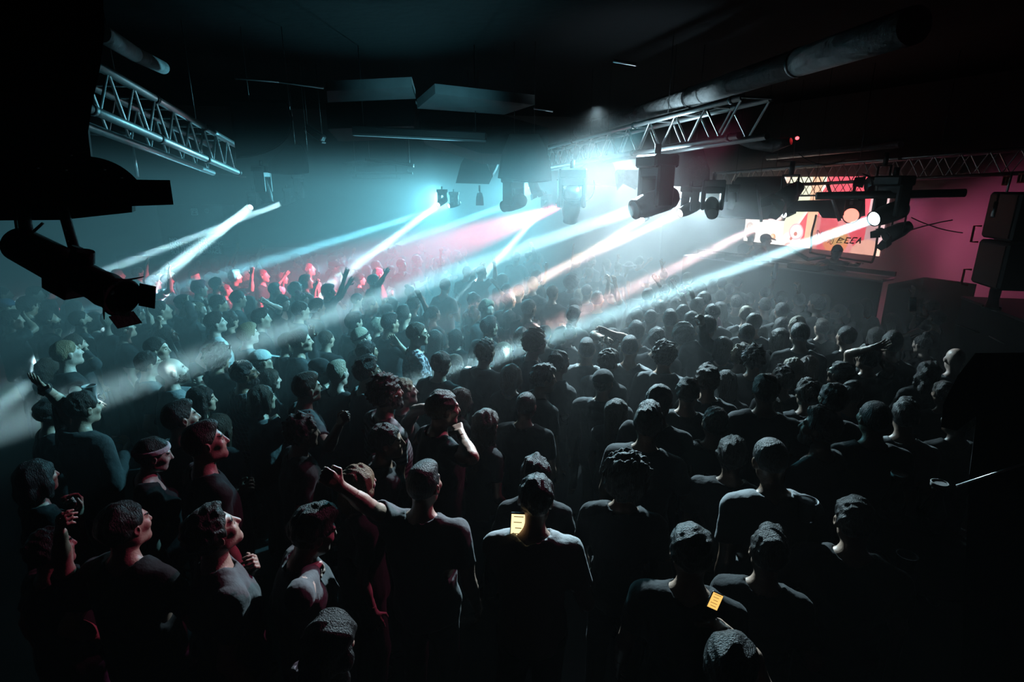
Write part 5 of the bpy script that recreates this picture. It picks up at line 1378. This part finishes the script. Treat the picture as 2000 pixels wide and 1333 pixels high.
# ---- lamps
def lamp_spot(p, target, color, power, angle, blend=.25, rad=.05, name='beam'):
    l = bpy.data.lights.new(name, 'SPOT'); l.color = color; l.energy = power; l.spot_size = R(angle); l.spot_blend = blend; l.shadow_soft_size = rad
    o = bpy.data.objects.new(name, l); COL.objects.link(o); o.location = p
    o.rotation_euler = (Vector(target)-Vector(p)).to_track_quat('-Z', 'Y').to_euler()
    return o
def moving_head(px, zc, target, s, label, lens='lens_off', hang=.42, d=None, light=None, name='moving_light', clamp=True, flip=False):
    c = at(px[0], px[1], zc); dr = (Vector(target)-c).normalized() if d is None else d.normalized()
    root = empty(name, c); tag(root, label, 'stage light', 'moving lights over the dance floor')
    hz = Vector((dr.x, dr.y, 0)); hz = hz.normalized() if hz.length > .05 else RGT.copy()
    ax = UP.cross(hz).normalized(); Mh = Matrix((ax, hz, UP)).transposed()
    MB().bbox((0, 0, 0), (.19*s, .15*s, .065*s), Mh, .02*s).build('base', M['black'], root).location = UP*hang*s
    if clamp: MB().tube([UP*(hang+.05)*s, UP*(hang+.17)*s], .035*s, 8).build('hanging_clamp', M['black'], root)
    mb = MB()
    for sg in (-1, 1): mb.bbox(ax*sg*.160*s+UP*hang*.42*s, (.034*s, .105*s, hang*.52*s), Mh, .02*s)
    mb.bbox(UP*(hang-.11)*s, (.19*s, .10*s, .06*s), Mh, .02*s); mb.build('yoke', M['black'], root)
    prof = [(.001, -.27), (.08, -.27), (.118, -.22), (.128, -.06), (.128, .08), (.118, .16), (.100, .22), (.104, .235), (.104, .26), (.092, .26), (.088, .24), (.001, .24)]
    MB().lathe([(r_*s, h_*s) for r_, h_ in prof], (0, 0, 0), dr, 28).build('lamp_head', M['black'], root)
    mb = MB()
    for q in range(4): mb.lathe([(.127*s, (-.16+q*.035)*s), (.131*s, (-.155+q*.035)*s), (.127*s, (-.145+q*.035)*s)], (0, 0, 0), dr, 28)
    mb.build('cooling_fins', M['grille'], root)
    MB().lathe([(.001, .262*s), (.05*s, .258*s), (.09*s, .248*s)], (0, 0, 0), dr, 24).build('lens', M[lens], root)
    return root, c+dr*(.30*s), dr
# ------------------------------------------------------------------ lamps, beams and haze
TEAL = (.20, .72, .90); ICE = (.50, .90, 1.0); WARM = (1.0, .74, .52); GREYB = (.60, .87, .98); RED = (1.0, .13, .22); PINK = (1.0, .16, .38); ROSE = (1.0, .62, .60)
HZ = 1.62
def tgt(px, py, z=HZ): return at_z(px, py, z)
def beam_from(px, zc, target, s, label, color, power, angle, lens='lens_on', blend=.3, rad=.04, **kw):
    root, p, dr = moving_head(px, zc, target, s, label, lens, **kw)
    l = bpy.data.lights.new('beam', 'AREA'); l.shape = 'DISK'; l.size = rad*2; l.spread = R(angle); l.energy = power; l.color = color
    o = bpy.data.objects.new('beam', l); COL.objects.link(o); o.location = p; o.rotation_euler = (Vector(target)-p).to_track_quat('-Z', 'Y').to_euler()
    return root
BP = 1.0
beam_from((497, 399), 10.6, tgt(290, 560), .55, 'small moving light sending the broad left beam', ICE, 22*BP, 3.0, rad=.075)
beam_from((562, 393), 10.6, tgt(212, 527), .5, 'small moving light sending the thin left beam', ICE, 14*BP, 2.4, rad=.05)
beam_from((864, 394), 11.2, tgt(686, 527), .5, 'small moving light at the top of the bright middle beam', ICE, 20*BP, 3.4, rad=.06)
beam_from((887, 399), 11.2, tgt(430, 540), .5, 'small moving light just right of the bright middle beam', TEAL, 14*BP, 3, rad=.05)
beam_from((1066, 404), 11.0, tgt(958, 523), .5, 'small moving light sending the short bright beam left of the round one', ICE, 14*BP, 3.4, rad=.05)
beam_from((1003, 397), 8.0, tgt(690, 505), .8, 'moving light hanging tilted left below the bulging speaker', TEAL, 9*BP, 3, lens='lens_on', rad=.05)
beam_from((1278, 396), 5.6, tgt(110, 800, 1.45), .95, 'big black moving light in the middle, its pale lens pointing left', ICE, 12*BP, 3.2, lens='lens_off', rad=.06)
beam_from((1346, 408), 7.6, tgt(940, 600), .62, 'moving light left of the pair beside the big one, seen from the side', ROSE, 6*BP, 3.5, lens='lens_warm', rad=.05)
moving_head((1390, 406), 7.2, tgt(1420, 700), .72, 'moving light right of the pair beside the big one, seen from behind', 'lens_off')
moving_head((1116, 400), 6.6, tgt(1100, 700, 0.4), .85, 'round moving light hanging straight down below the truss end', 'lens_off', d=-UP*.8+FWD*.5)
beam_from((1540, 415), 9.2, tgt(1180, 590), .55, 'small moving light before the screen sending the short pale beam', ROSE, 8*BP, 2.8, rad=.06)
beam_from((1736, 417), 6.3, tgt(1046, 668), .85, 'moving light at right with a white beam crossing the banner', ICE, 13*BP, 2.4, rad=.055)
moving_head((516, 372), 8.6, tgt(560, 420), .75, 'teal-lit moving light hanging at the end of the left truss', 'lens_off', d=-UP+RGT*.25)
moving_head((585, 372), 10.4, tgt(600, 420), .6, 'dim moving light hanging right of the teal-lit one', 'lens_off', d=-UP+RGT*.1)
moving_head((1428, 392), 8.6, tgt(1420, 600), .5, 'dark lamp with barn shape hanging right of the moving light pair', 'lens_off', d=-UP+FWD*.2)
# warm beam that leaves just under the big moving light, red wash onto the back of the crowd
beam_from((1262, 425), 9.6, tgt(1010, 575), .5, 'small far moving light hidden below the big one, with a warm beam', WARM, 5*BP, 3.0, lens='lens_warm', rad=.055)
beam_from((1100, 398), 10.0, tgt(640, 535, 1.5), .5, 'small red moving light behind the round one', RED, 4, 9, lens='lens_red', rad=.06)
lamp_spot(at(1096, 404, 9.7), tgt(690, 545, 1.5), RED, 9000, 24, .9)
# bright wash by the stage truss; further spots are added for haze and rims
wl = at(1326, 372, 8.4); wr = empty('wash_light', wl); tag(wr, 'blinding pale wash light glinting above the moving light pair', 'stage light')
wd = (tgt(1000, 800, 1.2)-wl).normalized()
MB().lathe([(.001, -.2), (.10, -.2), (.13, -.05), (.13, .06), (.11, .06), (.001, .03)], (0, 0, 0), wd, 24).build('housing', M['black'], wr)
MB().lathe([(.001, .036), (.108, .066)], (0, 0, 0), wd, 24).build('lens', M['lens_on'], wr)
MB().tube([UP*.1, UP*.5], .02, 8).build('hanging_yoke', M['black'], wr)
lamp_spot(wl+wd*.12, tgt(1130, 640, 1.3), GREYB, 300, 90, 1.0, .10, 'wash')
lamp_spot(at(1345, 386, 13.0), tgt(1060, 640, 1.2), GREYB, 900, 62, 1.0, .15, 'far_haze_fill')  # unseen spot added at the back to brighten the pale haze
lamp_spot(at(1222, 304, 9.9), tgt(1260, 790, 1.2), GREYB, 950, 66, 1.0, .08, 'high_back_light')
lamp_spot(at(1165, 212, 7.3), tgt(1230, 1010, 1.3), GREYB, 2900, 46, 1.0, .06, 'front_rim_light')
lamp_spot(at(1275, 238, 6.2), tgt(430, 720, 1.3), TEAL, 1500, 62, 1.0, .06, 'left_face_wash')
lamp_spot(at(860, 395, 13.0)+UP*.15, tgt(620, 700, 1.2), TEAL, 1700, 80, 1.0, .12, 'back_haze_fill')  # added teal spot standing in for scattered light at the back
lamp_spot(at(1030, 370, 13.5)+UP*.1, tgt(860, 560, 1.4), TEAL, 1500, 80, 1.0, .15, 'back_haze_fill_low')  # second teal spot added for the haze at the back
lamp_spot(at(840, 335, 6.0), at(842, 196, 7.5), TEAL, 26, 66, 1.0, .1, 'added_ceiling_fill')  # added lamp below the pale ceiling panels, no fixture there
lamp_spot(wl+wd*.1+RGT*.2, tgt(1560, 700, 1.4), GREYB, 750, 62, 1.0, .08, 'stage_side_wash')
lamp_spot(at(1290, 420, 6.8), at(1250, 150, 6.8), GREYB, 170, 80, 1.0, .1, 'added_truss_fill')  # upward lamp added to brighten truss and duct
lamp_spot(at(430, 470, 8.4), at(330, 190, 6.2), TEAL, 22, 60, 1.0, .2, 'added_left_truss_fill')  # unseen lamp added to brighten the left truss
# stage colour: round red lamp, pink wash on the stage wall and out to the front of the crowd
rp = at(1663, 421, 7.7); rr = empty('round_lamp', rp); tag(rr, 'round glowing red lamp over the banner', 'stage light')
rd = (CAM+Vector((-2.2, 1, -1.2))-rp).normalized()
MB().lathe([(.001, -.24), (.07, -.24), (.10, -.12), (.115, .02), (.10, .02), (.001, .0)], (0, 0, 0), rd, 24).build('can', M['black'], rr)
MB().lathe([(.001, .016), (.098, .02)], (0, 0, 0), rd, 24).build('lens', M['lens_red'], rr)
MB().tube([RGT*.12, RGT*.12+UP*.2, RGT*-.12+UP*.2, RGT*-.12], .012, 6).build('hanging_bracket', M['black'], rr)
lamp_spot(at(1462, 222, 5.3), tgt(350, 1080, 1.5), PINK, 200, 36, 1.0, .08, 'pink_front')
lamp_spot(onwall(3.9, 2.75, .9), onwall(5.2, 1.7, -.9), PINK, 120, 100, .9, .2, 'stage_pink')
lamp_spot(onwall(2.6, 2.7, .9), onwall(3.0, 1.1, -.9), (1, .26, .40), 190, 110, .9, .2, 'stage_rose')
# dark fixtures over the stage
def par_can(px, zc, dr, s, label, lens='lens_off', name='par_can'):
    c = at(px[0], px[1], zc); root = empty(name, c); tag(root, label, 'stage light'); dr = Vector(dr).normalized()
    MB().lathe([(.001, -.16*s), (.06*s, -.16*s), (.09*s, -.05*s), (.10*s, .14*s), (.085*s, .14*s), (.001, .1*s)], (0, 0, 0), dr, 22).build('can', M['black'], root)
    MB().lathe([(.001, .112*s), (.084*s, .13*s)], (0, 0, 0), dr, 22).build('lens', M[lens], root)
    sd = dr.cross(UP).normalized(); MB().tube([sd*.11*s, sd*.11*s+UP*.2*s, sd*-.11*s+UP*.2*s, sd*-.11*s], .012*s, 6).build('bracket', M['black'], root)
    MB().tube([UP*.2*s, UP*.34*s], .025*s, 8).build('hanging_clamp', M['black'], root)
    mb = MB()
    for k in range(4):
        a = math.pi/2*k+.4; v = sd*math.cos(a)+sd.cross(dr)*math.sin(a); w_ = dr.cross(v)
        mb.prism([dr*.14*s+v*.095*s+w_*.07*s, dr*.14*s+v*.095*s-w_*.07*s, dr*.24*s+v*.14*s-w_*.05*s, dr*.24*s+v*.14*s+w_*.05*s], v*.004)
    mb.build('barn_doors', M['black'], root)
    return root
par_can((1540, 381), 7.6, RGT*-.6-UP*.5+FWD*-.2, 1.3, 'dark lamp with barn doors hanging from the stage truss')
par_can((1722, 360), 7.2, RGT*-.9-UP*.1, 1.15, 'long dark lamp lying along the stage truss above the moving light')
par_can((1752, 452), 6.5, RGT*-.9-UP*.45, .95, 'grey lamp hanging low over the pink wall')
par_can((1010, 365), 9.4, RGT*-.4-UP, .9, 'first ring-shaped lamp under the bulging speaker')
par_can((1042, 362), 9.4, RGT*.4-UP, .9, 'second ring-shaped lamp under the bulging speaker')
par_can((937, 390), 9.6, -UP, .7, 'thin lamp hanging left of the tilted moving light')
# ---- near the camera at left: black profile spotlight on its bar, pillar and shelf
pc0 = at(40, 478, 2.35); pc1 = at(238, 582, 2.2); dr = (pc1-pc0).normalized(); L = (pc1-pc0).length
ps = empty('profile_spotlight', pc0); tag(ps, 'big black profile spotlight close to the camera at left, pointing down right', 'stage light')
MB().lathe([(.001, -.03), (.055, -.03), (.075, .0), (.08, L*.45), (.066, L*.5), (.066, L*.78), (.072, L*.86), (.066, L*.93), (.080, L), (.070, L), (.001, L-.06)], (0, 0, 0), dr, 28).build('barrel', M['blackmatt'], ps)
MB().lathe([(.001, L-.055), (.068, L-.04)], (0, 0, 0), dr, 24).build('lens', M['lens_off'], ps)
sdv = dr.cross(UP).normalized(); upv = sdv.cross(dr)
mb = MB()
for k in range(4):
    v = (upv, -upv, sdv, -sdv)[k]; w_ = dr.cross(v)
    mb.prism([dr*L+v*.07+w_*.05, dr*L+v*.07-w_*.05, dr*(L+.05)+v*.10-w_*.05, dr*(L+.05)+v*.10+w_*.05], v*.004)
mb.build('shutter_frame', M['blackmatt'], ps)
MB().bbox(dr*L*.45-upv*.08, (.05, .07, .035), Matrix((sdv, dr, upv)).transposed(), .01).build('focus_box', M['blackmatt'], ps)
MB().tube([dr*L*.66+upv*.07, dr*L*.66+upv*.12], .03, 10).tube([dr*L*.58+sdv*.02+upv*.05, dr*L*.58+upv*.12], .02, 8).build('knob', M['blackmatt'], ps)
for a, b, rr_ in (((52, 455), (44, 405), .024), ((150, 505), (122, 405), .020)):
    MB().tube([at(*a, 2.3)-pc0, at(*b, 2.35)-pc0], rr_, 8).build('yoke_arm', M['blackmatt'], ps)
for px, py in ((129, 450), (133, 471), (140, 492)):
    c = at(px, py, 2.27)-pc0; MB().lathe([(.001, .004), (.003, .003), (.004, 0)], c, -FWD, 8).build('bolt', M['chrome'], ps)
MB().tube([at(66, 452, 2.3)-pc0, at(84, 436, 2.3)-pc0], .006, 6).tube([at(30, 430, 2.3)-pc0, at(33, 452, 2.3)-pc0], .005, 6).build('safety_wire', M['black'], ps)
sh = empty('lighting_shelf', at(160, 380, 2.5)); tag(sh, 'black shelf-like housing above the profile spotlight at left', 'housing')
def npoly(px, z): return [at(x, y, z)-sh.location for x, y in px]
MB().prism(npoly([(-120, 345), (332, 352), (339, 400), (258, 403), (258, 415), (120, 430), (-120, 432)], 2.45), ray(332, 380).normalized()*.3).build('case', M['blackmatt'], sh)
MB().prism(npoly(arc([(178, 306), (232, 312), (268, 352)], 12)+[(100, 352), (100, 306)], 2.5), ray(250, 330).normalized()*.2).build('curved_cover', M['blackmatt'], sh)
for px, py in ((205, 331), (238, 347), (130, 332), (140, 303), (75, 328)):
    c = at(px, py, 2.44)-sh.location; MB().lathe([(.001, .004), (.005, .003), (.007, 0)], c, -FWD, 8).build('screw', M['chrome'], sh)
hp_ = [(-150, -120), (197, -120), (204, 62), (196, 130), (180, 205), (172, 258), (183, 352), (-150, 354)]
P_ = [at(x, y, 2.7) for x, y in hp_]; hs_ = empty('hanging_speaker', P_[2]); tag(hs_, 'huge black speaker cabinet filling the upper left corner', 'speaker')
MB().prism([p-P_[2] for p in P_], ray(185, 130).normalized()*.55).build('enclosure', M['blackmatt'], hs_)
o = MB().tube([at(255, 265, 6.2), at(268, 346, 6.2)], .02, 8).build('hanging_pole', M['alu']); tag(o, 'slanting pale pole right of the black housing at left', 'pole')
o = MB().tube([at(168, 258, 6.2), at(258, 264, 6.2)], .03, 8).build('short_bar', M['alu']); tag(o, 'pale bar meeting the slanting pole at left', 'bar')
o = MB().tube([at(-20, 425, 2.9), at(40, 424, 2.9)], .014, 8).build('short_bar', M['alu']); tag(o, 'pale bar under the black housing at the left edge', 'bar')

mo = [at(x, y, 2.0) for x, y in [(1905, 690), (2120, 688), (2120, 1900), (1850, 1900), (1893, 930), (1908, 812), (1868, 842), (1838, 835), (1842, 790), (1870, 735)]]
ms = empty('monitor_speaker', mo[0]); tag(ms, 'black slanted speaker wedge close to the camera at the right edge', 'speaker')
MB().prism([p-mo[0] for p in mo], ray(1900, 800).normalized()*.25).build('enclosure', M['blackmatt'], ms)
# ---- things on the bar table and in hands
def tumbler(p, r0, r1, h, name, mat, label, cat, group=None, tilt=None):
    o = MB().lathe([(.001, 0), (r0, 0), (r1, h), (r1+.003, h), (r1-.001, h+.002), (r1-.003, h), (r0-.003, .006), (.001, .006)], n=28).build(name, mat)
    o.location = p; tag(o, label, cat, group)
    if tilt: o.rotation_euler = tilt
    return o
tz = 1.17
tc_ = at_z(1795, 1075, tz); tb = empty('bar_table', (tc_.x, tc_.y, 0)); tag(tb, 'tall dark bar table at lower right holding two carafes', 'table')
MB().lathe([(.001, tz-.04), (.36, tz-.04), (.37, tz-.02), (.36, tz), (.001, tz)], n=40).build('table_top', M['blackmatt'], tb)
MB().lathe([(.03, .02), (.03, tz-.04)], n=14).build('column', M['black'], tb)
MB().lathe([(.001, 0), (.25, 0), (.24, .02), (.03, .03)], n=30).build('base', M['black'], tb)
for k, (px, py) in enumerate(((1757, 926), (1836, 943))):
    top = at_z(px, py, tz+.30); p = Vector((top.x, top.y, tz)); root = empty('carafe', p); tag(root, ['glass carafe with a pale rim, the left one of two on the bar table', 'glass carafe with a pale rim, the right one of two on the bar table'][k], 'carafe', 'carafes on the bar table')
    MB().lathe([(.001, 0), (.065, 0), (.068, .03), (.062, .12), (.034, .2), (.030, .24), (.040, .29), (.037, .29), (.027, .24), (.031, .2), (.058, .12), (.062, .03), (.001, .01)], n=28).build('bottle', M['glass'], root)
    MB().lathe([(.036, .272), (.043, .276), (.045, .30), (.039, .302), (.034, .285)], n=28).build('rim', M['white'], root)
    MB().lathe([(.001, .296), (.036, .297)], n=20).build('lid', M['white'], root)
    d = math.hypot(p.x-tc_.x, p.y-tc_.y)
c1 = at(1573, 1016, 2.75); tumbler(c1, .032, .045, .11, 'plastic_cup', M['cup'], 'clear plastic cup held low left of the man with the lit hairline', 'cup', 'clear plastic cups')
c2 = at_z(1764, 1112, tz+.005); tumbler(at_z(1764, 1120, tz), .032, .046, .11, 'plastic_cup', M['cup'], 'clear plastic cup near the front edge of the bar table', 'cup', 'clear plastic cups')
c3 = at(179, 781, 4.15); tumbler(c3, .034, .046, .11, 'plastic_cup', M['cup'], 'clear plastic cup held by the blond man at left', 'cup', 'clear plastic cups')
o = MB().tube([at(1868, 950, 1.85), at(2030, 897, 1.75)], .0045, 8).build('metal_rail', M['alu']); tag(o, 'thin metal rail at the right edge above the bar table', 'rail')
def phone(p, u, v, w, h, mat, label):
    root = empty('phone', p); tag(root, label, 'phone'); u = u.normalized(); v = (v-u*v.dot(u)).normalized(); n = u.cross(v)
    if n.dot(CAM-p) < 0: n = -n
    Mp = Matrix((u, v, n)).transposed()
    MB().bbox((0, 0, 0), (w/2, h/2, .004), Mp, .003).build('case', M['black'], root)
    MB().box(n*.0045, (w*.45, h*.45, .0006), Mp).build('screen', mat, root)
    mb = MB()
    for k in range(5): mb.box(n*.0055+v*(h*.38-k*h*.17)+u*(-w*.05*(k % 2)), (w*(.3-.05*(k % 3)), h*.011, .0004), Mp)
    mb.build('text_lines', M['wood'], root)
    return root
phone(at(1012, 1034, 2.66), RGT+UPV*-.05, UPV*.9+RGT*-.36, .078, .16, M['phone'], 'phone with a bright yellow screen held by the man in pale grey')
phone(at(1396, 1174, 1.98), RGT+UPV*-.45, UPV+RGT*.3, .042, .062, M['phone2'], 'small amber-lit phone screen alone in the dark at the bottom')
phone(at(1783, 595, 5.6), RGT, UPV, .07, .14, M['lens_off'], 'dark phone held up by the woman with the curved arm')
o = MB().tube([at(1511, 545, 7.75), at(1517, 515, 7.75)], .028, 12).build('light_stick', M['white']); tag(o, 'long white stick held overhead by the man before the stage', 'stick')

# ---- haze and exposure
HAZE = (2.7, 7.2, .0015, .10)   # thin by the camera, thick over the dance floor
w = bpy.data.worlds.new('world'); scene.world = w; w.use_nodes = True; nt = w.node_tree; nt.nodes.clear()
wo = nt.nodes.new('ShaderNodeOutputWorld'); bg = nt.nodes.new('ShaderNodeBackground'); bg.inputs[0].default_value = (.0, .0, .0, 1); bg.inputs[1].default_value = 0
vs = nt.nodes.new('ShaderNodeVolumeScatter'); vs.inputs['Color'].default_value = (1, 1, 1, 1); vs.inputs['Density'].default_value = .10; vs.inputs['Anisotropy'].default_value = .12
ge = nt.nodes.new('ShaderNodeNewGeometry'); sx = nt.nodes.new('ShaderNodeSeparateXYZ'); nt.links.new(ge.outputs['Position'], sx.inputs[0])
mr = nt.nodes.new('ShaderNodeMapRange'); mr.interpolation_type = 'SMOOTHSTEP'
mr.inputs['From Min'].default_value = HAZE[0]; mr.inputs['From Max'].default_value = HAZE[1]; mr.inputs['To Min'].default_value = HAZE[2]; mr.inputs['To Max'].default_value = HAZE[3]
mz = nt.nodes.new('ShaderNodeMapRange'); mz.interpolation_type = 'SMOOTHSTEP'
mz.inputs['From Min'].default_value = 2.95; mz.inputs['From Max'].default_value = 3.7; mz.inputs['To Min'].default_value = 1.0; mz.inputs['To Max'].default_value = .015
mm = nt.nodes.new('ShaderNodeMath'); mm.operation = 'MULTIPLY'
nt.links.new(sx.outputs['Y'], mr.inputs['Value']); nt.links.new(sx.outputs['Z'], mz.inputs['Value']); nt.links.new(mr.outputs['Result'], mm.inputs[0]); nt.links.new(mz.outputs['Result'], mm.inputs[1]); nt.links.new(mm.outputs[0], vs.inputs['Density'])
w.cycles.volume_step_size = .6; w.cycles.volume_sampling = 'MULTIPLE_IMPORTANCE'; scene.cycles.volume_max_steps = 64
nt.links.new(bg.outputs[0], wo.inputs['Surface']); nt.links.new(vs.outputs[0], wo.inputs['Volume'])
# dim reddish fill lamp added unseen behind the camera to lift the blacks
l = bpy.data.lights.new('unseen_red_fill', 'AREA'); l.shape = 'RECTANGLE'; l.size = 5; l.size_y = 1.2; l.energy = .25; l.color = (1, .45, .6)
o = bpy.data.objects.new('unseen_red_fill', l); COL.objects.link(o); o.location = (-.5, -3.0, 4.2); o.rotation_euler = (R(65), 0, R(-15))
scene.cycles.volume_bounces = 0; scene.cycles.max_bounces = 4; scene.cycles.diffuse_bounces = 0; scene.cycles.glossy_bounces = 1; scene.cycles.transmission_bounces = 4; scene.cycles.transparent_max_bounces = 6
scene.cycles.caustics_reflective = False; scene.cycles.caustics_refractive = False; scene.cycles.sample_clamp_indirect = 3.0; scene.cycles.use_light_tree = True
scene.cycles.use_denoising = True; scene.cycles.adaptive_threshold = .03; scene.cycles.adaptive_min_samples = 16
vw = scene.view_settings; vw.view_transform = 'Standard'; vw.look = 'None'; vw.exposure = 0.6; vw.gamma = 1.0; vw.use_curve_mapping = False
for en in ENT: finish(en)
for k, e in enumerate(STAGE_PEOPLE):
    P, r = make_params(900+k, (e[0], e[1], *e[3:]))
    finish(dict(e=(e[0], e[1], *e[3:]), P=P, s=1.0), base_z=.28, zc=e[2], group='people on the stage')
